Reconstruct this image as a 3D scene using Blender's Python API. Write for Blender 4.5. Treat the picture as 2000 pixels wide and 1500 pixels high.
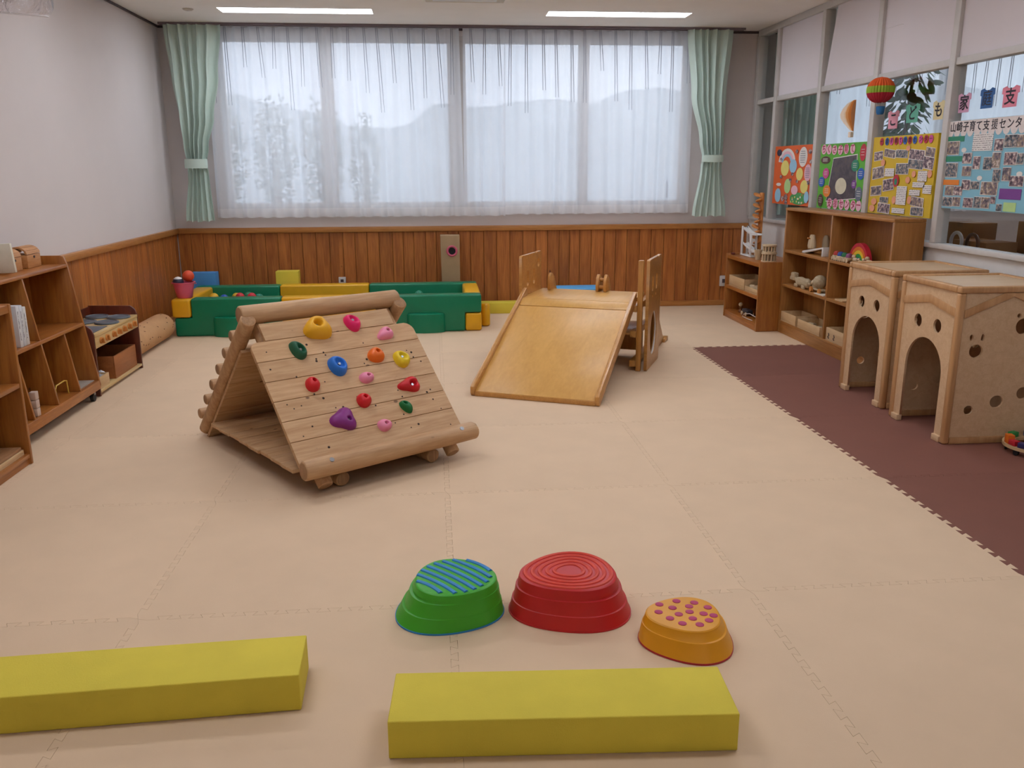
import bpy, bmesh, math, random
from mathutils import Vector, Matrix
random.seed(7)
PI = math.pi
for o in list(bpy.data.objects):
    bpy.data.objects.remove(o)
sc = bpy.context.scene
COL = sc.collection

# ------------------------------------------------------------------ camera
XL, XR, YB, H, W = -2.485, 3.21, 8.665, 2.68, 0.844
cam_d = bpy.data.cameras.new('camera')
cam = bpy.data.objects.new('camera', cam_d)
COL.objects.link(cam)
cam_d.sensor_fit = 'HORIZONTAL'
cam_d.sensor_width = 36.0
cam_d.lens = 1672.6 / 2000 * 36
cam_d.clip_start = 0.05
cam_d.clip_end = 600
_p, _y, _r = math.radians(14.072), math.radians(5.045), math.radians(-0.232)
_fw = Vector((math.sin(_y) * math.cos(_p), math.cos(_y) * math.cos(_p), -math.sin(_p)))
_r0 = Vector((math.cos(_y), -math.sin(_y), 0))
_u0 = _r0.cross(_fw)
_rt = _r0 * math.cos(_r) + _u0 * math.sin(_r)
_up = _u0 * math.cos(_r) - _r0 * math.sin(_r)
cam.matrix_world = Matrix(((_rt.x, _up.x, -_fw.x, 0), (_rt.y, _up.y, -_fw.y, 0), (_rt.z, _up.z, -_fw.z, 1.3861), (0, 0, 0, 1)))
sc.camera = cam

# ------------------------------------------------------------------ world, lights, exposure
SKY = 1.85
LAMP = 14.8
LAMP_COL = (1.0, 1.06, 1.165)
wd = bpy.data.worlds.new('overcast_sky')
sc.world = wd
wd.use_nodes = True
nt = wd.node_tree
bg = nt.nodes['Background']
tc = nt.nodes.new('ShaderNodeTexCoord')
nz = nt.nodes.new('ShaderNodeTexNoise')
nz.inputs['Scale'].default_value = 2.2
nz.inputs['Detail'].default_value = 4
rp = nt.nodes.new('ShaderNodeValToRGB')
rp.color_ramp.elements[0].color = (0.68, 0.75, 0.90, 1)
rp.color_ramp.elements[1].color = (0.90, 0.94, 1.0, 1)
rp.color_ramp.elements[0].position = 0.35
rp.color_ramp.elements[1].position = 0.65
nt.links.new(tc.outputs['Generated'], nz.inputs['Vector'])
nt.links.new(nz.outputs['Fac'], rp.inputs['Fac'])
nt.links.new(rp.outputs['Color'], bg.inputs['Color'])
bg.inputs['Strength'].default_value = SKY
sc.view_settings.view_transform = 'Standard'
sc.view_settings.look = 'None'
sc.view_settings.gamma = 1
sc.view_settings.use_curve_mapping = False
sc.view_settings.exposure = 0.0

# ------------------------------------------------------------------ material helpers
def lin(c):
    if isinstance(c, str):
        c = [int(c[i:i + 2], 16) / 255 for i in (0, 2, 4)]
    return tuple(x / 12.92 if x <= 0.04045 else ((x + 0.055) / 1.055) ** 2.4 for x in c) + (1.0,)

MATS = {}
def base_mat(name):
    m = bpy.data.materials.new(name)
    m.use_nodes = True
    MATS[name] = m
    return m, m.node_tree, m.node_tree.nodes['Principled BSDF']

def mat(name, col, rough=0.6, var=0.06, scale=18, bump=0.0, rnd=0.0, metal=0.0, coat=0.0, spec=0.5, bscale=None):
    if name in MATS: return MATS[name]
    m, t, b = base_mat(name)
    c = lin(col)
    tc = t.nodes.new('ShaderNodeTexCoord')
    n = t.nodes.new('ShaderNodeTexNoise')
    n.inputs['Scale'].default_value = scale
    n.inputs['Detail'].default_value = 3
    t.links.new(tc.outputs['Object'], n.inputs['Vector'])
    r = t.nodes.new('ShaderNodeValToRGB')
    r.color_ramp.elements[0].position = 0.3
    r.color_ramp.elements[1].position = 0.7
    r.color_ramp.elements[0].color = tuple(x * (1 - var) for x in c[:3]) + (1,)
    r.color_ramp.elements[1].color = tuple(min(1, x * (1 + var)) for x in c[:3]) + (1,)
    t.links.new(n.outputs['Fac'], r.inputs['Fac'])
    out = r.outputs['Color']
    if rnd:
        oi = t.nodes.new('ShaderNodeObjectInfo')
        mr = t.nodes.new('ShaderNodeMapRange')
        mr.inputs['To Min'].default_value = 1 - rnd
        mr.inputs['To Max'].default_value = 1 + rnd
        t.links.new(oi.outputs['Random'], mr.inputs['Value'])
        mx = t.nodes.new('ShaderNodeVectorMath')
        mx.operation = 'SCALE'
        t.links.new(out, mx.inputs[0])
        t.links.new(mr.outputs['Result'], mx.inputs['Scale'])
        out = mx.outputs['Vector']
    t.links.new(out, b.inputs['Base Color'])
    b.inputs['Roughness'].default_value = rough
    b.inputs['Metallic'].default_value = metal
    b.inputs['Coat Weight'].default_value = coat
    b.inputs['Specular IOR Level'].default_value = spec
    if bump:
        n2 = t.nodes.new('ShaderNodeTexNoise')
        n2.inputs['Scale'].default_value = bscale or scale * 6
        t.links.new(tc.outputs['Object'], n2.inputs['Vector'])
        bp = t.nodes.new('ShaderNodeBump')
        bp.inputs['Strength'].default_value = bump
        bp.inputs['Distance'].default_value = 0.01
        t.links.new(n2.outputs['Fac'], bp.inputs['Height'])
        t.links.new(bp.outputs['Normal'], b.inputs['Normal'])
    return m

def wood(name, c1, c2, axis='X', scale=9.0, rough=0.45, rnd=0.12, knots=0.0, coat=0.0, kscale=4.0, kcol='5a3a20'):
    """plank wood with grain along one local axis; tone differs from object to object"""
    if name in MATS: return MATS[name]
    m, t, b = base_mat(name)
    L = t.links.new
    tc = t.nodes.new('ShaderNodeTexCoord')
    oi = t.nodes.new('ShaderNodeObjectInfo')
    ml = t.nodes.new('ShaderNodeMath'); ml.operation = 'MULTIPLY'; ml.inputs[1].default_value = 37.0
    L(oi.outputs['Random'], ml.inputs[0])
    ad = t.nodes.new('ShaderNodeVectorMath'); ad.operation = 'ADD'
    L(tc.outputs['Object'], ad.inputs[0]); L(ml.outputs[0], ad.inputs[1])
    mp = t.nodes.new('ShaderNodeMapping')
    s = [scale] * 3
    s['XYZ'.index(axis)] = scale * 0.09
    mp.inputs['Scale'].default_value = s
    L(ad.outputs[0], mp.inputs['Vector'])
    n = t.nodes.new('ShaderNodeTexNoise')
    n.inputs['Scale'].default_value = 3.0; n.inputs['Detail'].default_value = 4; n.inputs['Distortion'].default_value = 0.9
    L(mp.outputs[0], n.inputs['Vector'])
    n2 = t.nodes.new('ShaderNodeTexNoise')
    n2.inputs['Scale'].default_value = 14.0; n2.inputs['Detail'].default_value = 2
    L(mp.outputs[0], n2.inputs['Vector'])
    mixf = t.nodes.new('ShaderNodeMath'); mixf.operation = 'MULTIPLY_ADD'; mixf.inputs[1].default_value = 0.35
    L(n2.outputs['Fac'], mixf.inputs[0]); 
    sc1 = t.nodes.new('ShaderNodeMath'); sc1.operation = 'MULTIPLY'; sc1.inputs[1].default_value = 0.65
    L(n.outputs['Fac'], sc1.inputs[0]); L(sc1.outputs[0], mixf.inputs[2])
    r = t.nodes.new('ShaderNodeValToRGB')
    r.color_ramp.elements[0].position = 0.36; r.color_ramp.elements[1].position = 0.64
    r.color_ramp.elements[0].color = lin(c2); r.color_ramp.elements[1].color = lin(c1)
    L(mixf.outputs[0], r.inputs['Fac'])
    out = r.outputs['Color']
    if knots:
        mp2 = t.nodes.new('ShaderNodeMapping')
        s2 = [kscale] * 3; s2['XYZ'.index(axis)] = kscale * 0.7
        mp2.inputs['Scale'].default_value = s2
        L(ad.outputs[0], mp2.inputs['Vector'])
        vo = t.nodes.new('ShaderNodeTexVoronoi'); vo.inputs['Scale'].default_value = 1.0
        L(mp2.outputs[0], vo.inputs['Vector'])
        kr = t.nodes.new('ShaderNodeValToRGB')
        kr.color_ramp.elements[0].position = knots * 0.6; kr.color_ramp.elements[1].position = knots
        kr.color_ramp.elements[0].color = (1, 1, 1, 1); kr.color_ramp.elements[1].color = (0, 0, 0, 1)
        L(vo.outputs['Distance'], kr.inputs['Fac'])
        mk = t.nodes.new('ShaderNodeMix'); mk.data_type = 'RGBA'
        L(kr.outputs['Color'], mk.inputs[0]); L(out, mk.inputs[6]); mk.inputs[7].default_value = lin(kcol)
        out = mk.outputs[2]
    if rnd:
        mr = t.nodes.new('ShaderNodeMapRange')
        mr.inputs['To Min'].default_value = 1 - rnd; mr.inputs['To Max'].default_value = 1 + rnd * 0.7
        L(oi.outputs['Random'], mr.inputs['Value'])
        mx = t.nodes.new('ShaderNodeVectorMath'); mx.operation = 'SCALE'
        L(out, mx.inputs[0]); L(mr.outputs['Result'], mx.inputs['Scale'])
        out = mx.outputs['Vector']
    L(out, b.inputs['Base Color'])
    b.inputs['Roughness'].default_value = rough
    b.inputs['Coat Weight'].default_value = coat
    b.inputs['Coat Roughness'].default_value = 0.25
    bp = t.nodes.new('ShaderNodeBump'); bp.inputs['Strength'].default_value = 0.12; bp.inputs['Distance'].default_value = 0.004
    L(mixf.outputs[0], bp.inputs['Height']); L(bp.outputs['Normal'], b.inputs['Normal'])
    return m

def glass_mat(name, tint=(1, 1, 1), refl=0.06, rough=0.02):
    m, t, b = base_mat(name)
    t.nodes.remove(b)
    tr = t.nodes.new('ShaderNodeBsdfTransparent'); tr.inputs['Color'].default_value = tint + (1,)
    gl = t.nodes.new('ShaderNodeBsdfGlossy'); gl.inputs['Roughness'].default_value = rough
    lw = t.nodes.new('ShaderNodeLayerWeight'); lw.inputs['Blend'].default_value = 0.12
    mr = t.nodes.new('ShaderNodeMapRange'); mr.inputs['To Min'].default_value = refl * 0.5; mr.inputs['To Max'].default_value = refl * 6
    t.links.new(lw.outputs['Facing'], mr.inputs['Value'])
    mx = t.nodes.new('ShaderNodeMixShader')
    t.links.new(mr.outputs[0], mx.inputs[0]); t.links.new(tr.outputs[0], mx.inputs[1]); t.links.new(gl.outputs[0], mx.inputs[2])
    t.links.new(mx.outputs[0], t.nodes['Material Output'].inputs['Surface'])
    return m

def cloth_mat(name, col, transp, transl, weave=500):
    m, t, b = base_mat(name)
    t.nodes.remove(b)
    L = t.links.new
    tc = t.nodes.new('ShaderNodeTexCoord')
    n = t.nodes.new('ShaderNodeTexNoise'); n.inputs['Scale'].default_value = 9
    L(tc.outputs['Object'], n.inputs['Vector'])
    c = lin(col)
    r = t.nodes.new('ShaderNodeValToRGB')
    r.color_ramp.elements[0].color = tuple(x * 0.94 for x in c[:3]) + (1,)
    r.color_ramp.elements[1].color = c
    L(n.outputs['Fac'], r.inputs['Fac'])
    df = t.nodes.new('ShaderNodeBsdfDiffuse'); tl = t.nodes.new('ShaderNodeBsdfTranslucent')
    L(r.outputs['Color'], df.inputs['Color']); L(r.outputs['Color'], tl.inputs['Color'])
    m1 = t.nodes.new('ShaderNodeMixShader'); m1.inputs[0].default_value = transl
    L(df.outputs[0], m1.inputs[1]); L(tl.outputs[0], m1.inputs[2])
    out = m1.outputs[0]
    if transp:
        tr = t.nodes.new('ShaderNodeBsdfTransparent')
        m2 = t.nodes.new('ShaderNodeMixShader'); m2.inputs[0].default_value = transp
        L(out, m2.inputs[1]); L(tr.outputs[0], m2.inputs[2])
        out = m2.outputs[0]
    L(out, t.nodes['Material Output'].inputs['Surface'])
    return m

def emit_mat(name, col, strength):
    m, t, b = base_mat(name)
    b.inputs['Base Color'].default_value = (0.9, 0.9, 0.9, 1)
    b.inputs['Emission Color'].default_value = tuple(col) + (1,)
    b.inputs['Emission Strength'].default_value = strength
    return m

def photo_mat(name, cols, scale=45):
    """a printed snapshot: blotches of a few colours"""
    m, t, b = base_mat(name)
    L = t.links.new
    tc = t.nodes.new('ShaderNodeTexCoord'); oi = t.nodes.new('ShaderNodeObjectInfo')
    ml = t.nodes.new('ShaderNodeMath'); ml.operation = 'MULTIPLY'; ml.inputs[1].default_value = 53
    L(oi.outputs['Random'], ml.inputs[0])
    ad = t.nodes.new('ShaderNodeVectorMath'); ad.operation = 'ADD'
    L(tc.outputs['Object'], ad.inputs[0]); L(ml.outputs[0], ad.inputs[1])
    n = t.nodes.new('ShaderNodeTexNoise'); n.inputs['Scale'].default_value = scale; n.inputs['Detail'].default_value = 2
    L(ad.outputs[0], n.inputs['Vector'])
    r = t.nodes.new('ShaderNodeValToRGB'); r.color_ramp.interpolation = 'CONSTANT'
    while len(r.color_ramp.elements) < len(cols): r.color_ramp.elements.new(0.5)
    for i, c in enumerate(cols):
        r.color_ramp.elements[i].position = 0.0 if i == 0 else 0.34 + 0.32 * (i - 0.5) / (len(cols) - 1)
        r.color_ramp.elements[i].color = lin(c)
    L(n.outputs['Fac'], r.inputs['Fac']); L(r.outputs['Color'], b.inputs['Base Color'])
    b.inputs['Roughness'].default_value = 0.4
    return m

def print_mat(name, paper, ink, scale=75):
    """paper with rows of small print (rows run along local X)"""
    m, t, b = base_mat(name)
    L = t.links.new
    tc = t.nodes.new('ShaderNodeTexCoord')
    wv = t.nodes.new('ShaderNodeTexWave'); wv.bands_direction = 'Y'; wv.inputs['Scale'].default_value = scale * 0.3; wv.inputs['Distortion'].default_value = 0
    L(tc.outputs['Object'], wv.inputs['Vector'])
    n = t.nodes.new('ShaderNodeTexNoise'); n.inputs['Scale'].default_value = 90
    L(tc.outputs['Object'], n.inputs['Vector'])
    mu = t.nodes.new('ShaderNodeMath'); mu.operation = 'MULTIPLY'
    L(wv.outputs['Fac'], mu.inputs[0]); L(n.outputs['Fac'], mu.inputs[1])
    r = t.nodes.new('ShaderNodeValToRGB')
    r.color_ramp.elements[0].position = 0.36; r.color_ramp.elements[1].position = 0.46
    r.color_ramp.elements[0].color = lin(paper); r.color_ramp.elements[1].color = lin(ink)
    L(mu.outputs[0], r.inputs['Fac']); L(r.outputs['Color'], b.inputs['Base Color'])
    b.inputs['Roughness'].default_value = 0.6
    return m

# ------------------------------------------------------------------ mesh helpers
class MB:
    def __init__(s): s.v = []; s.f = []
    def add(s, vs, fs):
        k = len(s.v); s.v += [tuple(p) for p in vs]; s.f += [tuple(i + k for i in f) for f in fs]; return s
    def box(s, x0, x1, y0, y1, z0, z1):
        x0, x1 = min(x0, x1), max(x0, x1); y0, y1 = min(y0, y1), max(y0, y1); z0, z1 = min(z0, z1), max(z0, z1)
        return s.add([(x0, y0, z0), (x1, y0, z0), (x1, y1, z0), (x0, y1, z0), (x0, y0, z1), (x1, y0, z1), (x1, y1, z1), (x0, y1, z1)],
                     [(0, 3, 2, 1), (4, 5, 6, 7), (0, 1, 5, 4), (1, 2, 6, 5), (2, 3, 7, 6), (3, 0, 4, 7)])
    def obox(s, c, ax, hs):
        c = Vector(c); a = [Vector(ax[i]).normalized() * hs[i] for i in range(3)]
        vs = [c + a[0] * i + a[1] * j + a[2] * k for k in (-1, 1) for (i, j) in ((-1, -1), (1, -1), (1, 1), (-1, 1))]
        return s.add(vs, [(0, 3, 2, 1), (4, 5, 6, 7), (0, 1, 5, 4), (1, 2, 6, 5), (2, 3, 7, 6), (3, 0, 4, 7)])
    def cyl(s, p, q, r0, r1=None, n=16):
        p, q = Vector(p), Vector(q); r1 = r0 if r1 is None else r1
        d = (q - p).normalized(); u = d.orthogonal().normalized(); w = d.cross(u)
        vs = [p + (u * math.cos(2 * PI * i / n) + w * math.sin(2 * PI * i / n)) * r0 for i in range(n)]
        vs += [q + (u * math.cos(2 * PI * i / n) + w * math.sin(2 * PI * i / n)) * r1 for i in range(n)]
        fs = [(i, (i + 1) % n, n + (i + 1) % n, n + i) for i in range(n)] + [tuple(range(n - 1, -1, -1)), tuple(range(n, 2 * n))]
        return s.add(vs, fs)
    def log(s, p, q, r, n=18, wob=0.05, seed=0, seg=8):
        """a natural round log: slightly uneven, rounded ends"""
        rg = random.Random(seed); p, q = Vector(p), Vector(q)
        d = (q - p); Ln = d.length; d.normalize(); u = d.orthogonal().normalized(); w = d.cross(u)
        e = r * 0.14
        ts = [0, e] + [Ln * k / seg for k in range(1, seg)] + [Ln - e, Ln]
        ph = [rg.uniform(0, 6.28) for _ in range(3)]
        rings = []
        for k, t in enumerate(ts):
            rr = r * (0.88 if k in (0, len(ts) - 1) else 1.0)
            rings.append([p + d * t + (u * math.cos(a) + w * math.sin(a)) * rr * (1 + wob * 0.5 * math.sin(2 * a + ph[0] + t * 3) + wob * 0.4 * math.sin(3 * a + ph[1] - t * 5) + wob * 0.3 * math.sin(t * 9 + ph[2])) for a in [2 * PI * i / n for i in range(n)]])
        return s.loft(rings)
    def loft(s, rings, cap=True, closed=True):
        n = len(rings[0]); vs = [p for r in rings for p in r]; fs = []
        for k in range(len(rings) - 1):
            for i in range(n if closed else n - 1):
                j = (i + 1) % n
                fs.append((k * n + i, k * n + j, (k + 1) * n + j, (k + 1) * n + i))
        if cap and closed:
            fs.append(tuple(range(n - 1, -1, -1))); fs.append(tuple((len(rings) - 1) * n + i for i in range(n)))
        return s.add(vs, fs)
    def lathe(s, prof, c=(0, 0, 0), n=24, cap=True):
        return s.loft([[(c[0] + r * math.cos(2 * PI * i / n), c[1] + r * math.sin(2 * PI * i / n), c[2] + z) for i in range(n)] for r, z in prof], cap)
    def sphere(s, c, r, n=16, m=10):
        return s.lathe([(max(1e-4, r * math.sin(PI * k / m)), -r * math.cos(PI * k / m)) for k in range(m + 1)], c, n)
    def tube(s, path, r, n=8, closed=False):
        P = [Vector(p) for p in path]; rings = []; pu = None
        for i, p in enumerate(P):
            a = P[i - 1] if (i or closed) else P[0]; b = P[(i + 1) % len(P)] if (i < len(P) - 1 or closed) else P[-1]
            d = (b - a).normalized()
            if pu is None: pu = d.orthogonal().normalized()
            pu = (pu - d * pu.dot(d)).normalized(); w = d.cross(pu)
            rings.append([p + (pu * math.cos(2 * PI * k / n) + w * math.sin(2 * PI * k / n)) * r for k in range(n)])
        if closed: rings.append(rings[0])
        return s.loft(rings, cap=not closed)
    def prism(s, pts, o, ex, ey, ez, t):
        """polygon (list of 2D points) in the frame o,ex,ey, thickened by t along ez"""
        o, ex, ey, ez = Vector(o), Vector(ex), Vector(ey), Vector(ez)
        n = len(pts); a = [o + ex * x + ey * y for x, y in pts]; b = [p + ez * t for p in a]
        fs = [tuple(range(n - 1, -1, -1)), tuple(range(n, 2 * n))] + [(i, (i + 1) % n, n + (i + 1) % n, n + i) for i in range(n)]
        return s.add(a + b, fs)
    def mesh(s, name, bevel=0, seg=2, smooth=True, angle=0.7):
        me = bpy.data.meshes.new(name); me.from_pydata(s.v, [], s.f)
        bm = bmesh.new(); bm.from_mesh(me)
        bmesh.ops.recalc_face_normals(bm, faces=bm.faces)
        if bevel:
            ed = [e for e in bm.edges if len(e.link_faces) == 2 and e.calc_face_angle(0) > 0.5]
            bmesh.ops.bevel(bm, geom=ed, offset=bevel, segments=seg, profile=0.5, affect='EDGES', clamp_overlap=True)
        bm.to_mesh(me); bm.free()
        if smooth:
            me.polygons.foreach_set('use_smooth', [True] * len(me.polygons))
            me.set_sharp_from_angle(angle=angle)
        return me
    def build(s, name, m, parent=None, bevel=0, seg=2, smooth=True, angle=0.7):
        return link(name, s.mesh(name, bevel, seg, smooth, angle), m, parent)

def link(name, me, m, parent=None, loc=None):
    o = bpy.data.objects.new(name, me); COL.objects.link(o)
    if m is not None and len(me.materials) == 0: me.materials.append(m)
    if parent is not None:
        o.parent = parent
        if parent.get('_w'):
            o.matrix_parent_inverse = Matrix.Translation(-parent.location)
    if loc is not None: o.location = loc
    return o

def thing(name, label, cat, loc=(0, 0, 0), rotz=0.0, group=None, world=True):
    """an Empty at the thing's base; with world=True the parts are given in room coordinates"""
    o = bpy.data.objects.new(name, None); COL.objects.link(o)
    o.empty_display_size = 0.1
    o.location = loc; o.rotation_euler = (0, 0, rotz)
    if world and not rotz: o['_w'] = 1
    return tag(o, label, cat, group)

def tag(o, label, cat, group=None):
    o['label'] = label; o['category'] = cat
    if group: o['group'] = group
    return o
def struct(o):
    o['kind'] = 'structure'; return o
def bx(name, m, parent, x0, x1, y0, y1, z0, z1, bevel=0.0, seg=2):
    return MB().box(x0, x1, y0, y1, z0, z1).build(name, m, parent, bevel, seg)

def curve_mesh(name, outer, holes, depth):
    """flat plate in local XY with real holes, thickness depth along Z (centred)"""
    cu = bpy.data.curves.new(name, 'CURVE'); cu.dimensions = '2D'; cu.fill_mode = 'BOTH'; cu.extrude = depth / 2
    for pts in [outer] + list(holes):
        sp = cu.splines.new('POLY'); sp.points.add(len(pts) - 1)
        for q, (x, y) in zip(sp.points, pts): q.co = (x, y, 0, 1)
        sp.use_cyclic_u = True
    return cu_to_mesh(cu, name)
def cu_to_mesh(cu, name):
    o = bpy.data.objects.new(name, cu); COL.objects.link(o)
    dg = bpy.context.evaluated_depsgraph_get()
    me = bpy.data.meshes.new_from_object(o.evaluated_get(dg))
    me.name = name
    bpy.data.objects.remove(o); bpy.data.curves.remove(cu)
    return me
def text_mesh(s, size, depth=0.0006, bold=0.0):
    cu = bpy.data.curves.new('lettering', 'FONT'); cu.body = s; cu.size = size; cu.align_x = 'CENTER'; cu.align_y = 'CENTER'; cu.extrude = depth; cu.offset = bold; cu.resolution_u = 3
    return cu_to_mesh(cu, 'lettering')
def ell(cx, cy, rx, ry, n=28, a0=0.0):
    return [(cx + rx * math.cos(a0 + 2 * PI * i / n), cy + ry * math.sin(a0 + 2 * PI * i / n)) for i in range(n)]
def rrect(x0, x1, y0, y1, r, n=5):
    pts = []
    for cx, cy, a in ((x1 - r, y0 + r, -PI / 2), (x1 - r, y1 - r, 0), (x0 + r, y1 - r, PI / 2), (x0 + r, y0 + r, PI)):
        pts += [(cx + r * math.cos(a + PI / 2 * k / n), cy + r * math.sin(a + PI / 2 * k / n)) for k in range(n + 1)]
    return pts
FACE_W = Matrix(((0, 0, -1, 0), (-1, 0, 0, 0), (0, 1, 0, 0), (0, 0, 0, 1)))   # local XY plate standing on the right wall, facing the room
FACE_S = Matrix(((1, 0, 0, 0), (0, 0, -1, 0), (0, 1, 0, 0), (0, 0, 0, 1)))    # local XY plate facing the camera side (-Y)
def place(name, me, m, parent, loc, face, rot=0.0):
    o = link(name, me, m, None)
    M = Matrix.Translation(Vector(loc)) @ face @ Matrix.Rotation(rot, 4, 'Z')
    if parent is not None:
        o.parent = parent
        if parent.get('_w'): M = Matrix.Translation(-parent.location) @ M
    o.matrix_local = M
    return o
def copy_tree(o, parent=None):
    c = o.copy(); COL.objects.link(c); c.parent = parent
    if parent is not None: c.matrix_parent_inverse = o.matrix_parent_inverse.copy()
    for ch in [q for q in bpy.data.objects if q.parent == o]: copy_tree(ch, c)
    return c

# ------------------------------------------------------------------ shared materials
m_cream = mat('cream_mat_foam', 'dec09f', 0.75, 0.025, 5, 0.05, rnd=0.03, bscale=350)
m_brown = mat('brown_mat_foam', '804f41', 0.75, 0.03, 5, 0.05, rnd=0.02, bscale=350)
m_sub = mat('subfloor', 'c8ac8c', 0.8)
m_plaster = mat('wall_plaster', 'd9d0ce', 0.85, 0.015, 3, 0.05, bscale=220)
m_ceil = mat('ceiling_board', 'f5f1ec', 0.9, 0.015, 4, 0.06, bscale=160)
m_white = mat('white_paint', 'dedad6', 0.45, 0.02)
m_frame = mat('window_frame_paint', 'cfcac6', 0.4, 0.03)
m_dark = mat('dark_shadow_trim', '4a3c40', 0.6)
m_wains = wood('wainscot_cedar', 'c27839', '995626', 'Z', 6, 0.42, 0.15, 0.05, 0.15, 4.0, '5e3416')
m_cap = wood('wainscot_cap', 'c88a4a', 'b0723a', 'X', 8, 0.4, 0.03, 0, 0.2)
m_capy = wood('wainscot_cap_side', 'c88a4a', 'b0723a', 'Y', 8, 0.4, 0.03, 0, 0.2)
m_glass = glass_mat('window_glass', (0.97, 0.99, 1.0), 0.05)
m_sheer = cloth_mat('sheer_voile', 'f4f4f8', 0.27, 0.58)
m_hem = cloth_mat('sheer_hem', 'f2f0f2', 0.12, 0.5)
m_pleat = cloth_mat('sheer_pleat', 'b2b4be', 0.05, 0.28)  # grey tint stands in for the shade of the layered cloth
m_mint = cloth_mat('mint_drape', 'd6e8de', 0.0, 0.14)
m_panel = mat('white_blind_panel', 'e2dade', 0.7, 0.015, 3)

# ------------------------------------------------------------------ floor with jigsaw mats
TH = 0.012
floor = struct(bx('floor', m_sub, None, XL - 0.1, 9.0, -2.6, 9.0, -0.12, -TH - 0.0005))
def jig(L, n=14, a=0.011, marg=0.03, w=0.09):
    """dovetail profile along one mat edge: list of (t, offset)"""
    pts = []; p = (L - 2 * marg) / n
    for k in range(n):
        t0 = marg + k * p
        pts += [(t0 - w * p * (k > 0), -a), (t0 + (0.5 + w) * p, -a), (t0 + (0.5 - w) * p, a), (t0 + (1 + w * (k < n - 1)) * p, a)]
    # transition back is shared with the next tooth
    return pts
XE = [-2.4845, -1.974, -0.974, 0.026, 1.026, 2.026, 3.026, 3.2095]
YE = [-2.4364, -1.4364, -0.4364, 0.5636, 1.5636, 2.5636, 3.5636, 4.5636, 5.5636, 6.5636, 7.5636, 8.5636, 8.664]
def tile(i, j):
    x0, x1, y0, y1 = XE[i], XE[i + 1], YE[j], YE[j + 1]
    pts = []
    def edge(ax, fixed, lo, hi, full, rev):
        out = []
        if full:
            full_lo = lo if abs(hi - lo - 1) < 0.01 else (hi - 1 if (ax == 'x' and i == 0) else lo)
            for t, o in jig(1.0):
                c = full_lo + t
                if lo + 0.004 < c < hi - 0.004: out.append((c, fixed + o) if ax == 'x' else (fixed + o, c))
        return out[::-1] if rev else out
    pts.append((x0, y0)); pts += edge('x', y0, x0, x1, j > 0, False)
    pts.append((x1, y0)); pts += edge('y', x1, y0, y1, i + 2 < len(XE), False)
    pts.append((x1, y1)); pts += edge('x', y1, x0, x1, j + 2 < len(YE), True)
    pts.append((x0, y1)); pts += edge('y', x0, y0, y1, i > 0, True)
    # shrink a hair so that the joint shows
    n = len(pts); g = 0.0004; q = []
    for k in range(n):
        a, b, c = Vector(pts[k - 1]), Vector(pts[k]), Vector(pts[(k + 1) % n])
        d1, d2 = (b - a), (c - b)
        if d1.length < 1e-6 or d2.length < 1e-6: q.append(tuple(b)); continue
        n1 = Vector((-d1.y, d1.x)).normalized(); n2 = Vector((-d2.y, d2.x)).normalized()
        m = n1 + n2
        m = m / max(0.35, m.dot(n1)) if m.length > 1e-3 else n1
        q.append(tuple(b + m * g))
    cx, cy = (x0 + x1) / 2, (y0 + y1) / 2
    brown = i >= 5 and j < 9
    mb = MB().prism([(x - cx, y - cy) for x, y in q], (0, 0, -TH), (1, 0, 0), (0, 1, 0), (0, 0, 1), TH)
    link('mat', mb.mesh('mat', smooth=False), m_brown if brown else m_cream, floor, (cx, cy, 0))
for i in range(len(XE) - 1):
    for j in range(len(YE) - 1): tile(i, j)

# ------------------------------------------------------------------ back wall with window, wainscot of single planks
WX0, WX1, WZ0, WZ1 = -2.03, 2.56, 0.985, 2.61
NX0, NX1 = 3.72, 8.4
wb = MB()
YW = YB + 0.012
for (x0, x1, z0, z1) in ((XL - 0.1, 9.0, -0.1, WZ0), (XL - 0.1, 9.0, WZ1, H + 0.15), (XL - 0.1, WX0, WZ0, WZ1), (WX1, NX0, WZ0, WZ1), (NX1, 9.0, WZ0, WZ1)):
    wb.box(x0, x1, YW, YW + 0.16, z0, z1)
wall_back = struct(wb.build('wall_back', m_plaster))
rg = random.Random(3)
def planks(parent, lo, hi, axis, z0, z1, surf, m):
    x = lo; k = 0; cache = {}
    while x < hi - 0.03:
        w = min(rg.choice((0.105, 0.118, 0.118, 0.132)), hi - x)
        if w not in cache:
            mb = MB()
            if axis == 'x': mb.box(-w / 2 + 0.0016, w / 2 - 0.0016, 0, 0.0115, z0, z1)
            else: mb.box(-0.0095, 0, -w / 2 + 0.0016, w / 2 - 0.0016, z0, z1)
            cache[w] = mb.mesh('plank', bevel=0.003, seg=1, smooth=False)
        link('plank', cache[w], m, parent, (x + w / 2, surf, 0) if axis == 'x' else (surf, x + w / 2, 0))
        x += w
planks(wall_back, XL, XR, 'x', 0.05, 0.795, YB, m_wains)
m_back = mat('wainscot_joint', '6e4220', 0.8)
struct(bx('trim_5', m_back, None, XL, XR, YW - 0.0006, YW - 0.0001, 0.002, 0.80))
struct(bx('trim_6', m_back, None, XL - 0.0099, XL - 0.0096, 1.0, YB, 0.002, 0.80))
trim1 = struct(bx('trim_1', m_cap, None, XL, XR - 0.01, YB - 0.022, YW, 0.793, W, 0.004))
struct(bx('baseboard_back', m_cap, None, XL, XR, YB - 0.014, YW - 0.0005, 0.001, 0.055, 0.003))

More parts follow.
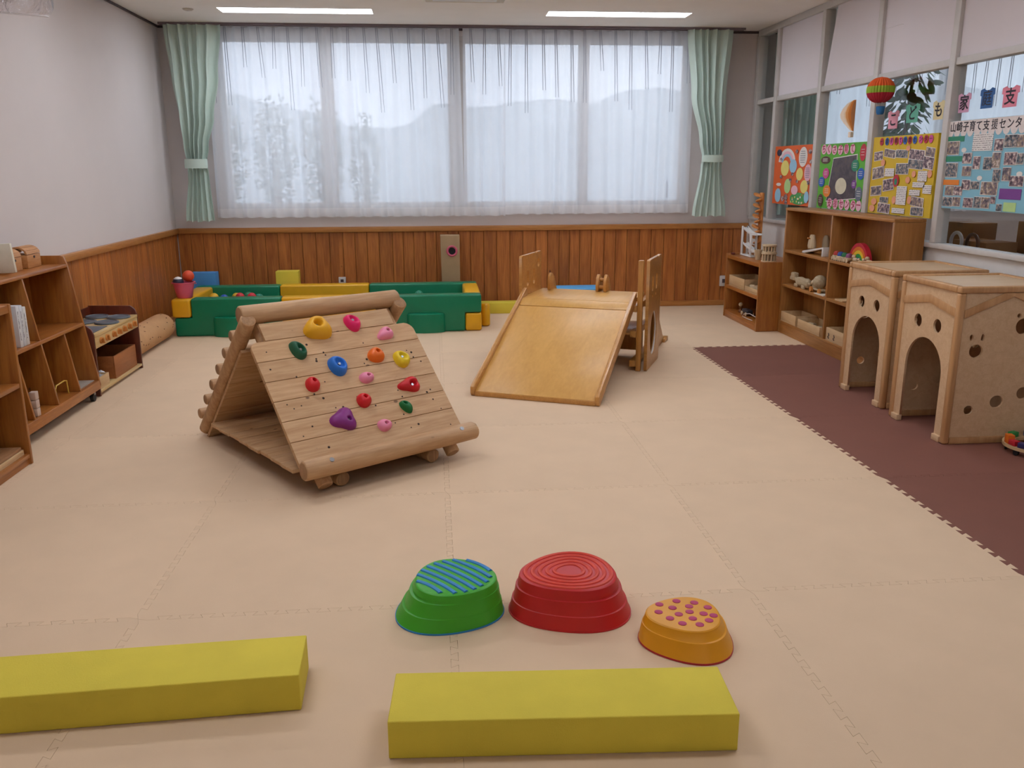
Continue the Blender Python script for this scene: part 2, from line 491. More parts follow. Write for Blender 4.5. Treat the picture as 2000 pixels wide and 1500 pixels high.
# left wall
wall_left = struct(bx('wall_left', m_plaster, None, XL - 0.2, XL - 0.010, -2.5, YB + 0.1, -0.1, H + 0.15))
planks(wall_left, 1.0, YB - 0.012, 'y', 0.05, 0.795, XL, m_wains)
struct(bx('trim_2', m_capy, None, XL - 0.0095, XL + 0.022, 1.0, YB - 0.023, 0.793, W, 0.004))
struct(bx('baseboard_left', m_capy, None, XL - 0.0095, XL + 0.014, 1.0, YB - 0.015, 0.001, 0.055, 0.003))
struct(bx('wall_front', m_plaster, None, XL - 0.1, 9.0, -2.7, -2.5, -0.1, H + 0.15))

# shadow gap moulding under the ceiling
struct(bx('trim_3', m_dark, None, XL - 0.0095, XL + 0.006, -2.5, YB, H - 0.018, H - 0.002))
struct(bx('trim_4', m_dark, None, XL, 9.0, YB - 0.006, YW - 0.0005, H - 0.022, H - 0.002))

# ------------------------------------------------------------------ ceiling with recessed fixtures
LX = [(-1.735, -0.478), (1.010, 2.248)]
LY = [7.845, 5.995, 4.145, 2.295, -1.405]  # last row is unseen, added behind the camera as front fill
NLX, NLY = (4.90, 6.15), (5.995, 3.2)  # unseen fixtures added to brighten the neighbouring room
holes = [[(x0, y - 0.115), (x1, y - 0.115), (x1, y + 0.115), (x0, y + 0.115)] for y in LY for x0, x1 in LX] + [[(NLX[0], y - 0.115), (NLX[1], y - 0.115), (NLX[1], y + 0.115), (NLX[0], y + 0.115)] for y in NLY]
cm = curve_mesh('ceiling', [(XL - 0.1, -2.6), (9.0, -2.6), (9.0, 9.0), (XL - 0.1, 9.0)], holes, 0.02)
ceil = struct(link('ceiling', cm, m_ceil, None, (0, 0, H + 0.01)))
struct(bx('roof_slab', mat('concrete_slab', '8a8682', 0.9), None, XL - 0.2, 9.0, -2.7, 9.0, H + 0.2, H + 0.3))
m_lamp = emit_mat('lamp_diffuser', LAMP_COL, LAMP)
lights = []
for jy, y in enumerate(LY):
    row = ('row nearest the window', 'second row from the window', 'third row from the window', 'fourth row from the window', 'unseen fill row added behind the camera')[jy]
    for ix, (x0, x1) in enumerate(LX): lights.append((x0, x1, y, 'recessed long white ceiling light, %s one in the %s' % (('left', 'right')[ix], row)))
for k, y in enumerate(NLY): lights.append((NLX[0], NLX[1], y, ('added fill light in the ceiling beyond the partition, nearer the window', 'added fill light in the ceiling beyond the partition, farther from the window')[k]))
if True:
    for x0, x1, y, lab in lights:
        t = thing('ceiling_light', lab, 'ceiling light', ((x0 + x1) / 2, y, H), 0, 'recessed ceiling lights')
        hb = MB()
        z0, z1, w = H + 0.0005, H + 0.10, 0.004
        hb.box(x0 - w, x0 - 0.0005, y - 0.119, y + 0.119, z0, z1); hb.box(x1 + 0.0005, x1 + w, y - 0.119, y + 0.119, z0, z1)
        hb.box(x0, x1, y - 0.119, y - 0.1155, z0, z1); hb.box(x0, x1, y + 0.1155, y + 0.119, z0, z1); hb.box(x0 - w, x1 + w, y - 0.119, y + 0.119, z1, z1 + w)
        hb.build('housing', m_white, t)
        bx('diffuser', m_lamp, t, x0 + 0.001, x1 - 0.001, y - 0.114, y + 0.114, H + 0.018, H + 0.030)

# ------------------------------------------------------------------ main window: frame, four sashes with panes
def window(name, x0, x1, z0, z1, cuts):
    mb = MB(); y0, y1 = YW + 0.03, YW + 0.12
    mb.box(x0, x1, y0, y1, z0, z0 + 0.05); mb.box(x0, x1, y0, y1, z1 - 0.035, z1)
    mb.box(x0, x0 + 0.07, y0, y1, z0 + 0.05, z1 - 0.035); mb.box(x1 - 0.07, x1, y0, y1, z0 + 0.05, z1 - 0.035)
    wdw = struct(mb.build(name, m_frame))
    xs = [x0 + 0.07] + [c for c, _ in cuts] + [x1 - 0.07]; ws = [0] + [w for _, w in cuts] + [0]
    for c, w in cuts: bx('mullion', m_frame, wdw, c - w / 2, c + w / 2, y0 - 0.005, y1 - 0.01, z0 + 0.05, z1 - 0.035, 0.003)
    for k in range(len(xs) - 1):
        a, b = xs[k] + ws[k] / 2, xs[k + 1] - ws[k + 1] / 2
        s = MB(); e = 0.022; ya, yb = y0 + 0.03, y0 + 0.06
        s.box(a, b, ya, yb, z0 + 0.05, z0 + 0.05 + 0.04); s.box(a, b, ya, yb, z1 - 0.035 - e, z1 - 0.035)
        s.box(a, a + e, ya, yb, z0 + 0.09, z1 - 0.035 - e); s.box(b - e, b, ya, yb, z0 + 0.09, z1 - 0.035 - e)
        sash = s.build('sash', m_frame, wdw)
        bx('pane', m_glass, sash, a + e, b - e, ya + 0.012, ya + 0.018, z0 + 0.09, z1 - 0.035 - e)
    bx('sill', m_white, wdw, x0, x1, YW - 0.012, y0, z0 - 0.02, z0 + 0.001, 0.003)
    return wdw
window('window_1', WX0, WX1, WZ0, WZ1, [(-0.99, 0.08), (0.247, 0.13), (1.486, 0.065)])
window('window_2', NX0, NX1, WZ0, WZ1, [(5.2, 0.08), (6.3, 0.12), (7.3, 0.08)])

# ------------------------------------------------------------------ right partition: parapet, posts, rail, glass, white blinds
PX = XR
PY = [8.665, 8.125, 7.18, 6.247, 5.302, 4.36, 3.42, 2.48, 1.54, 0.6, -0.34, -1.28, -2.5]
wr = MB().box(PX, PX + 0.05, -2.5, YB + 0.012, -0.01, 0.885)
wall_right = struct(wr.build('wall_right', m_white))
bx('sill', m_frame, wall_right, PX - 0.028, PX + 0.06, -2.5, YB - 0.03, 0.885, 0.917, 0.004)
bx('header', m_frame, wall_right, PX - 0.028, PX + 0.06, -2.5, YB - 0.023, 2.625, H - 0.0005, 0.003)
for k, y in enumerate(PY):
    w = 0.032 if k in (3, 5) else 0.03
    ya, yb = (y - 0.075, y - 0.001) if k == 0 else (y - w, y + w)
    bx('post', m_frame, wall_right, PX - 0.03, PX + 0.055, ya, yb, 0.917, 2.625, 0.004)
for k in range(len(PY) - 1):
    b = PY[k] - (0.075 if k == 0 else 0.032); a = PY[k + 1] + 0.032
    bx('rail', m_frame, wall_right, PX - 0.022, PX + 0.05, a, b, 1.992, 2.035, 0.003)
    bx('glass_pane', m_glass, wall_right, PX + 0.012, PX + 0.018, a, b, 0.917, 1.992)
    if k == 0 or k == 2: bx('glass_pane', m_glass, wall_right, PX + 0.012, PX + 0.018, a, b, 2.035, 2.625)
    if k == 0: continue
    if k == 2:
        MB().prism([(a + 0.001, 2.036), (b - 0.012, 2.036), (b - 0.16, 2.624), (a + 0.001, 2.624)], (PX - 0.006, 0, 0), (0, 1, 0), (0, 0, 1), (1, 0, 0), 0.004).build('white_blind', m_panel, wall_right)
    else:
        bx('white_blind', m_panel, wall_right, PX - 0.006, PX - 0.002, a + 0.001, b - 0.001, 2.036, 2.624)

# ------------------------------------------------------------------ neighbouring room shell
struct(bx('wall_neighbour', m_plaster, None, 8.9, 9.0, -2.5, YB + 0.1, -0.1, H + 0.1))

# ------------------------------------------------------------------ curtains
def smoothstep(a, b, x):
    t = max(0, min(1, (x - a) / (b - a))); return t * t * (3 - 2 * t)
def interp(rows, z):
    for (za, *A), (zb, *B) in zip(rows, rows[1:]):
        if za >= z >= zb:
            t = (za - z) / (za - zb); t = t * t * (3 - 2 * t)
            return [p + (q - p) * t for p, q in zip(A, B)]
    return list(rows[-1][1:]) if z < rows[-1][0] else list(rows[0][1:])
def sheer(name, label, x0, x1, z0, z1, y, folds, seed, flare=0.0):
    rg = random.Random(seed)
    t = thing(name, label, 'curtain', ((x0 + x1) / 2, y, z0), 0, 'sheer white curtains')
    ph = [rg.uniform(0, 6.28) for _ in range(6)]
    n = int(folds * 12); rows = 34
    def P(u, v):
        # v 0 top .. 1 bottom; pinch pleats at the top relax into broad waves
        z = z1 - (z1 - z0) * v
        wob = 0.10 * math.sin(u * 9 + ph[0]) + 0.06 * math.sin(u * 23 + ph[1])
        a = 2 * PI * folds * (u + 0.012 * v * math.sin(u * 14 + ph[2])) 
        s = math.sin(a)
        pin = (1 - v) ** 1.5
        y_ = y - (0.010 + 0.016 * (1 - pin)) * s - pin * 0.020 * (abs(math.cos(a / 2)) ** 14) + 0.006 * math.sin(3.1 * a * 0.37 + ph[3] + 2 * v)
        x_ = x0 + (x1 - x0) * u + 0.012 * math.sin(a * 0.5 + ph[4]) * v + flare * v * (0.5 - u) * -2
        return (x_, y_, z + (0.004 * math.sin(a + 1) if v > 0.98 else 0))
    vb = 1 - 0.085 / (z1 - z0)
    for nm, m, va, vc, k in (('cloth', m_sheer, 0, vb, rows), ('hem', m_hem, vb, 1.0, 3)):
        vs = [P(i / n, va + (vc - va) * j / k) for j in range(k + 1) for i in range(n + 1)]
        fs = [(j * (n + 1) + i, j * (n + 1) + i + 1, (j + 1) * (n + 1) + i + 1, (j + 1) * (n + 1) + i) for j in range(k) for i in range(n)]
        MB().add(vs, fs).build(nm, m, t, angle=3.0)
    MB().tube([(x0, y, z1 + 0.004), (x1, y, z1 + 0.004)], 0.003, 6).build('heading_tape', m_hem, t)
    k = 0; np_ = max(2, round((x1 - x0) / 0.138))
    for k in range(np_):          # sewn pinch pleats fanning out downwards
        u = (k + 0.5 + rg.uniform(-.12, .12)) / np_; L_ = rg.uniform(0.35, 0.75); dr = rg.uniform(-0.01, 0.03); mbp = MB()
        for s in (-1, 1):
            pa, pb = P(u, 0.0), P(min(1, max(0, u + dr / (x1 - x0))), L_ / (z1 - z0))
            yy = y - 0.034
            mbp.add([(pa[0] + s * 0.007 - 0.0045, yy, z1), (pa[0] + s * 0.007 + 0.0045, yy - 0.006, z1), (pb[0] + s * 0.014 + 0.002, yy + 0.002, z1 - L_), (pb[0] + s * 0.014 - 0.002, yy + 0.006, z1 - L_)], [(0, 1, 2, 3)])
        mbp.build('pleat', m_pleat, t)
    return t
sheer('sheer_curtain', 'long sheer white curtain covering the left half of the big window', -2.05, 0.270, 0.945, H - 0.022, 8.575, 17, 1, 0.03)
sheer('sheer_curtain', 'narrow sheer white curtain just right of the window centre', 0.305, 0.705, 0.945, H - 0.022, 8.560, 3.5, 2)
sheer('sheer_curtain', 'wide sheer white curtain over the right part of the big window', 0.70, 2.53, 0.955, H - 0.022, 8.590, 14, 3, 0.02)
sheer('sheer_curtain', 'sheer white curtain seen through the glass partition behind the plant', 3.80, 8.3, 0.95, H - 0.022, 8.59, 30, 4)
def drape(name, label, rows, y, folds, tie_z, seed, dz=0.0):
    rg = random.Random(seed); ph = [rg.uniform(0, 6.28) for _ in range(4)]
    z1, z0 = rows[0][0], rows[-1][0]
    t = thing(name, label, 'curtain', ((rows[-1][1] + rows[-1][2]) / 2, y, z0), 0, 'mint green side curtains')
    n = folds * 14; R = 60; vs = []
    for j in range(R + 1):
        z = z1 + (z0 - z1) * j / R
        xl, xr = interp(rows, z)
        k = (xr - xl) / 0.5
        for i in range(n + 1):
            u = i / n
            a = 2 * PI * folds * u + 1.3 * math.sin(5 * u + ph[0]) + 0.7 * math.sin(z * 2.2 + u * 6 + ph[1])
            amp = 0.026 + 0.020 * (1 - min(1, k)) if z > tie_z else 0.026
            near = math.exp(-((z - tie_z) / 0.06) ** 2)
            amp *= (1 - 0.5 * near)
            bulge = 0.05 * math.sin(PI * u) * (1 - min(1, k)) 
            yy = y - bulge - amp * math.sin(a) - 0.3 * amp * math.sin(2.3 * a + ph[2])
            vs.append((xl + (xr - xl) * u + 0.25 * amp * math.cos(a), yy, z + (0.006 * math.sin(a * 0.7 + ph[3]) if j == R else 0)))
    fs = [(j * (n + 1) + i, j * (n + 1) + i + 1, (j + 1) * (n + 1) + i + 1, (j + 1) * (n + 1) + i) for j in range(R) for i in range(n)]
    MB().add(vs, fs).build('cloth', m_mint, t, angle=3.0)
    if dz:
        xl, xr = interp(rows, tie_z); cx = (xl + xr) / 2; rx = (xr - xl) / 2 + 0.008
        rings = [[(cx + (rx + e) * math.cos(a), y - 0.035 + 0.055 * math.sin(a) * (1 + e), tie_z + dd) for a in [2 * PI * i / 32 for i in range(32)]] for e, dd in ((0, -dz), (0.003, -dz * 0.5), (0.003, dz * 0.5), (0, dz))]
        MB().loft(rings, cap=False).build('tie_band', m_mint, t)
    return t
drape('side_curtain', 'mint green curtain tied back at the left end of the window', [(2.662, -2.39, -1.885), (2.22, -2.36, -1.935), (1.86, -2.325, -2.0), (1.60, -2.30, -2.07), (1.448, -2.285, -2.098), (1.36, -2.285, -2.09), (0.92, -2.345, -2.075)], 8.475, 5, 1.448, 5, 0.042)
drape('side_curtain', 'mint green curtain tied back at the right end of the window', [(2.662, 2.442, 2.88), (2.08, 2.50, 2.84), (1.645, 2.59, 2.825), (1.48, 2.625, 2.818), (1.40, 2.612, 2.82), (0.926, 2.548, 2.888)], 8.475, 5, 1.48, 6, 0.033)
drape('side_curtain', 'mint green curtain hanging beyond the glass partition', [(2.655, 3.285, 3.86), (1.8, 3.29, 3.84), (0.93, 3.29, 3.83)], 8.47, 8, 0.0, 8)
for k, (a, b) in enumerate(((XL + 0.06, XR - 0.22), (XR + 0.1, 8.5))):
    t = thing('curtain_rail', ('double curtain rail above the big window', 'double curtain rail in the room beyond the glass')[k], 'curtain rail', ((a + b) / 2, 8.54, H - 0.02))
    for y in (8.475, 8.530): bx('track', mat('rail_grey', '7c6f78', 0.5), t, a, b, y - 0.008, y + 0.008, H - 0.0185, H - 0.0005)

t = thing('window_sticker', 'narrow dark blue sticker low on the right window pane', 'sticker', (2.36, YW + 0.06, 1.12))
bx('film', mat('blue_sticker', '3c5a8c', 0.5), t, 2.352, 2.372, YW + 0.0705, YW + 0.0715, 1.10, 1.27); bx('print', mat('sticker_print', 'c8d4e4', 0.5), t, 2.358, 2.366, YW + 0.0700, YW + 0.0704, 1.13, 1.25)

# ------------------------------------------------------------------ outside the window
m_hill = mat('hazy_hillside', 'b9c0c6', 0.9, 0.06, 0.2)  # mist haze is mixed into this pale colour
m_grd = mat('outside_ground', 'b8bab8', 0.95, 0.1, 0.3)
struct(bx('ground_outside', m_grd, None, -220, 220, 9.1, 260, -1.3, -1.2))
prof = [(-200, 10), (-60, 11), (-40, 11.2), (-28, 10.6), (-14, 8.6), (-10, 7.0), (-3.4, 7.0), (1.6, 9.8), (3.5, 9.2), (7, 8.9), (12, 9.8), (15, 10.0), (19, 9.4), (25, 11.0), (32, 10.8), (37, 9.8), (60, 12.0), (75, 11), (110, 13), (200, 11)]
def hprof(x):
    for (a, p), (b, q) in zip(prof, prof[1:]):
        if a <= x <= b: t = (x - a) / (b - a); t = t * t * (3 - 2 * t); return p + (q - p) * t
    return 11
hr = random.Random(11); vs = []; nx, ny = 160, 12
for j in range(ny + 1):
    for i in range(nx + 1):
        x = -200 + 400 * i / nx; y = 70 + 90 * j / ny; u = j / ny
        hh = hprof(x * 110 / y if y else x) * math.sin(PI * min(1, u * 1.05)) ** 0.8 * 1.12 if 0 < u < 1 else 0
        vs.append((x, y, -1.3 + hh + hr.uniform(-0.3, 0.3) * (hh > 0)))
fs = [(j * (nx + 1) + i, j * (nx + 1) + i + 1, (j + 1) * (nx + 1) + i + 1, (j + 1) * (nx + 1) + i) for j in range(ny) for i in range(nx)]
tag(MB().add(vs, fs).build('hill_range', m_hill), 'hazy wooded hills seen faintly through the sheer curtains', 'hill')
m_leafo = mat('outside_foliage', '9aa4a2', 0.9, 0.12, 2.0)  # foliage paled so the colour carries the haze
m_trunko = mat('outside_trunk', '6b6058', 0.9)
m_bld = mat('outside_building_wall', 'bebfc2', 0.9, 0.03)  # wall colour lightened to stand in for haze
t = thing('building', 'pale flat-roofed building outside at the left of the window', 'building', (-12.5, 42, -1.2))
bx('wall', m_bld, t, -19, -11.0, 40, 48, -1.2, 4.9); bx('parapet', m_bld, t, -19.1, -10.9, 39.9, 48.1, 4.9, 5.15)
for k in range(3):
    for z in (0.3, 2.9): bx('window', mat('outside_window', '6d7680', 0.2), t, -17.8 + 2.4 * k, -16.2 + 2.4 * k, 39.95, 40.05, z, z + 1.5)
def blob_tree(x, y, h, r, seed, label):
    rg = random.Random(seed); t = thing('tree', label, 'tree', (x, y, -1.2), 0, 'trees outside the window')
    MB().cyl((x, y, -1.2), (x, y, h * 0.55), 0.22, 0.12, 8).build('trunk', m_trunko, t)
    vs, fs = [], []
    for k in range(900):
        th, u = rg.uniform(0, 2 * PI), rg.uniform(-1, 1); rr = r * rg.uniform(0.6, 1.0) * (1 + 0.18 * math.sin(3 * th + seed))
        vr = (h + 1.0) / 2 / r; c = Vector((x + rr * math.cos(th) * math.sqrt(1 - u * u), y + rr * math.sin(th) * math.sqrt(1 - u * u), h - r * vr * 0.95 + rr * vr * 0.95 * u))
        a = Vector((rg.gauss(0, 1), rg.gauss(0, 1), rg.gauss(0, 1))).normalized(); b = a.orthogonal().normalized(); s = r * 0.13
        n0 = len(vs); vs += [c - a * s, c + b * s * 0.6, c + a * s, c - b * s * 0.6]; fs.append((n0, n0 + 1, n0 + 2, n0 + 3))
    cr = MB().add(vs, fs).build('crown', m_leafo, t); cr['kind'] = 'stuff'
for k, (x, y, h, r) in enumerate([(-9.7, 42, 4.6, 1.0), (-7.5, 43, 4.75, 1.0), (-5.2, 43, 4.6, 1.0), (-3.3, 44, 4.0, 0.8)]):
    blob_tree(x, y, h, r, 20 + k, ['round tree right beside the pale building outside', 'second tree from the pale building outside', 'third tree from the pale building outside', 'smallest tree, farthest from the pale building outside'][k])

# ================================================================== objects
m_foamy = mat('yellow_foam', 'dcc742', 0.8, 0.05, 6, 0.12, bscale=260)
m_foamb = mat('blue_foam', '4f92cf', 0.8, 0.05, 6, 0.1, bscale=260)
# ------------------------------------------------------------------ foam beams
def foam(name, label, L, Wd, Hh, loc, rz, m, group=None):
    t = thing(name, label, 'foam block', loc, rz, group, world=False)
    MB().box(-L / 2, L / 2, -Wd / 2, Wd / 2, 0.0008, Hh).build('foam_body', m, t, 0.0035, 3)
    return t
foam('foam_beam', 'yellow foam balance beam lying in front of the three stepping domes', 0.852, 0.206, 0.104, (0.288, 1.890, 0), math.radians(-3.3), m_foamy, 'yellow foam beams')
foam('foam_beam', 'yellow foam balance beam cut off by the left edge of the picture', 0.852, 0.200, 0.106, (-0.813, 2.112, 0), math.radians(2.4), m_foamy, 'yellow foam beams')
foam('foam_beam', 'yellow foam beam on the floor right of the ball pool', 0.80, 0.16, 0.106, (0.60, 8.46, 0), 0, m_foamy, 'yellow foam beams')

# ------------------------------------------------------------------ stepping domes
def dome(name, label, cb, rb, ct, rt, h, tri, ph, tiers, m_body, m_rim):
    t = thing(name, label, 'stepping stone', (cb[0], cb[1], 0), 0, 'plastic stepping domes')
    n = 72
    def ring(s, z, k=1.0):
        c = (cb[0] + (ct[0] - cb[0]) * s, cb[1] + (ct[1] - cb[1]) * s); r = (rb[0] + (rt[0] - rb[0]) * s, rb[1] + (rt[1] - rb[1]) * s)
        return [(c[0] + k * r[0] * math.cos(a) * (1 + tri * math.cos(3 * a + ph)), c[1] + k * r[1] * math.sin(a) * (1 + tri * math.cos(3 * a + ph)), z) for a in [2 * PI * i / n for i in range(n)]]
    rings = [ring(0, 0.006)]
    for s0, s1, z0, z1 in tiers:
        rings += [ring(s0, z0), ring(s0 + 0.03, z0 + 0.0015), ring(s1 - 0.02, z1 - 0.002), ring(s1, z1)]
    rings += [ring(1.0, h - 0.012), ring(1.0, h - 0.004, 0.985), ring(1.0, h - 0.001, 0.955), ring(1.0, h, 0.91), ring(1.0, h, 0.5), ring(1.0, h, 0.05)]
    MB().loft(rings).build('body', m_body, t, angle=0.5)
    MB().loft([ring(0, 0.0008, 1.0), ring(0, 0.0008, 1.012), ring(0, 0.006, 1.012), ring(0, 0.006, 1.0)]).build('rim', m_rim, t)
    return t, (lambda u, v: (ct[0] + rt[0] * u, ct[1] + rt[1] * v))
m_pg = mat('green_plastic_dome', '3eaa28', 0.42, 0.03); m_pr = mat('red_plastic_dome', 'c41a20', 0.42, 0.03); m_py = mat('amber_plastic_dome', 'e29a12', 0.42, 0.03)
m_rb = mat('blue_rubber', '2f86c8', 0.55); m_ro = mat('orange_red_rubber', 'd9402a', 0.5); m_rm = mat('magenta_rubber', 'b52b62', 0.5); m_rr = mat('red_rubber', 'b01c2c', 0.55)
t, f = dome('stepping_dome', 'green plastic stepping dome with blue diagonal ridges on top', (0.012, 2.522), (0.173, 0.155), (0.034, 2.505), (0.131, 0.130), 0.130, 0.045, 0.6,
            [(0.0, 0.36, 0.006, 0.050), (0.46, 0.76, 0.0515, 0.098), (0.90, 0.93, 0.0995, 0.110)], m_pg, m_rb)
an = math.radians(-50)
for k in range(8):
    d = -0.80 + 1.6 * k / 7
    L = math.sqrt(max(0.02, 0.80 - d * d * 0.95)) * 0.98
    pts = []
    for s in [i / 10 for i in range(11)]:
        q = -L + 2 * L * s; bend = 0.06 * (1 - (q / max(L, .01)) ** 2)
        u = q * math.cos(an) - (d + bend) * math.sin(an) * 1.0; v = q * math.sin(an) + (d + bend) * math.cos(an)
        x, y = f(u, v); pts.append((x, y, 0.1262))
    MB().tube(pts, 0.0092, 8).build('ridge', m_rb, t)
t, f = dome('stepping_dome', 'large red plastic stepping dome with orange rings on top', (0.414, 2.515), (0.194, 0.178), (0.404, 2.505), (0.156, 0.142), 0.132, 0.06, 2.6,
            [(0.0, 0.30, 0.006, 0.048), (0.42, 0.70, 0.0495, 0.094), (0.88, 0.92, 0.0955, 0.110)], m_pr, m_pr)
for k in range(5):
    r = 0.30 + 0.145 * k
    MB().tube([f(r * math.cos(a) * (1 + 0.05 * math.cos(3 * a + 2.6)), r * math.sin(a) * (1 + 0.05 * math.cos(3 * a + 2.6))) + (0.1285,) for a in [2 * PI * i / 48 for i in range(48)]], 0.0082, 8, True).build('ring_ridge', m_ro, t)
t, f = dome('stepping_dome', 'small amber plastic stepping dome with magenta dots on top', (0.732, 2.274), (0.140, 0.136), (0.722, 2.282), (0.113, 0.106), 0.086, 0.06, 3.6,
            [(0.0, 0.55, 0.006, 0.056), (0.68, 0.92, 0.0572, 0.070)], m_py, m_rr)
for (u, v) in [(-0.62, 0.62), (-0.05, 0.78), (0.46, 0.62), (-0.76, 0.14), (-0.28, 0.36), (0.24, 0.40), (0.78, 0.28), (-0.52, -0.28), (-0.20, -0.06), (0.16, 0.06), (0.54, -0.10), (0.80, -0.24), (0.14, -0.36), (-0.24, -0.62), (0.24, -0.74), (0.58, -0.52)]:
    x, y = f(u * 0.9, v * 0.9); MB().lathe([(0.0125, -0.0005), (0.0125, 0.0012), (0.010, 0.0022), (0.001, 0.0024)], (x, y, 0.086), 16).build('dot', m_rm, t)

# ------------------------------------------------------------------ climbing A-frame
m_pineu = wood('pine_board', 'd3ab80', 'bb8f62', 'X', 9, 0.55, 0.06, 0.085, 0, 9.0, '7a5638')
m_pinel = wood('pine_log', 'cfa67c', 'b58a60', 'X', 8, 0.55, 0.05, 0.10, 0, 6.0, '7c5a3c')
m_pinev = wood('pine_log_leg', 'cba276', 'b08258', 'Z', 8, 0.55, 0.05, 0.10, 0, 6.0, '7c5a3c')
m_end = wood('pine_end_grain', 'b58d66', '987150', 'Z', 20, 0.7, 0.04)
AF = thing('climbing_frame', 'wooden A-frame climbing wall of planks and logs with coloured holds', 'climbing frame', (-0.206 - 0.012, 3.81 - 0.008, 0), math.radians(35), world=False)
U, V, Z = Vector((1, 0, 0)), Vector((0, 1, 0)), Vector((0, 0, 1))
sd = Vector((0, 0.677, 0.736)); nd = Vector((0, -0.736, 0.677))     # up the front slope, out of the front slope
P0 = Vector((0, 0.03, 0.035)) + nd * 0.075
def rim(p, q, r, par):   # end-grain disc of a log
    p, q = Vector(p), Vector(q); d = (p - q).normalized()
    MB().cyl(p, p + d * 0.0012, r * 0.87, r * 0.80, 18).build('end_grain', m_end, par)
def log(name, p, q, r, m, seed, wob=0.05):
    o = MB().log(p, q, r, wob=wob, seed=seed).build(name, m, AF, angle=0.9)
    rim(p, q, r, o); rim(q, p, r, o); return o
log('ridge_log', (-0.435, 0.600, 0.728), (0.425, 0.600, 0.728), 0.046, m_pinel, 1, 0.03)
log('foot_log', (-0.455, -0.005, 0.132), (0.47, -0.005, 0.132), 0.043, m_pinel, 2, 0.09)
for u in (-0.345, 0.35): log('leg', (u, 0.03 - 0.018, 0.034 - 0.0), (u, 0.655, 0.715), 0.034, m_pinev, 3 + int(u * 10))
for u in (-0.415, 0.415): log('leg', (u, 1.215, 0.034), (u, 0.545, 0.715), 0.036, m_pinev, 13 + int(u * 10))
for u in (-0.245, 0.25): log('runner', (u, 0.035, 0.036), (u, 1.16, 0.036), 0.034, m_pinev, 23 + int(u * 10))
rsd = Vector((0, 0.702, -0.712)); rnd_ = Vector((0, 0.712, 0.702))
for k in range(6):
    c = Vector((0, 0.697 + 0.1036 * k, 0.619 - 0.099 * k))
    log('rung', (-0.445, c.y, c.z), (0.445, c.y, c.z), 0.028, m_pinel, 40 + k, 0.03)
for k in range(6):     # rear slope boards
    s0 = 0.07 + 0.133 * k
    c = Vector((0, 0.60, 0.655)) + rsd * (s0 + 0.095) - rnd_ * 0.0465
    MB().obox(c, (U, rsd, rnd_), (0.425, 0.0655, 0.009)).build('rear_plank', m_pineu, AF, 0.002)
# front planks (slope coordinate s up from P0)
seams = [0.074, 0.198, 0.303, 0.408, 0.512, 0.619, 0.727, 0.825]
for k in range(7):
    a, b = seams[k] + 0.0009, seams[k + 1] - 0.0009
    ul, ur = (-0.452, 0.424) if k < 6 else (-0.373, 0.325)
    o = P0 - nd * 0.020
    if k == 5: pts = [(ul, a), (ur, a), (ur, b - 0.045)] + [(ur - 0.05 + 0.05 * math.cos(x), b - 0.05 + 0.05 * math.sin(x)) for x in [0.2, 0.5, 0.8, 1.1, 1.4]] + [(ul + 0.035 - 0.035 * math.sin(x), b - 0.035 + 0.035 * math.cos(x)) for x in [0.1, 0.4, 0.7, 1.0, 1.3]] + [(ul, b - 0.04)]
    else: pts = [(ul, a), (ur, a), (ur, b), (ul, b)]
    MB().prism(pts, o, U, sd, nd, 0.020).build('front_plank', m_pineu, AF, 0.0016, 1)
for k in range(8):     # floor boards
    v = 0.085 + 0.118 * k; w = 0.116
    MB().box(-0.462 + 0.004 * (k % 3), 0.43, v, v + w, 0.098, 0.116).build('floor_plank', m_pineu, AF, 0.003)
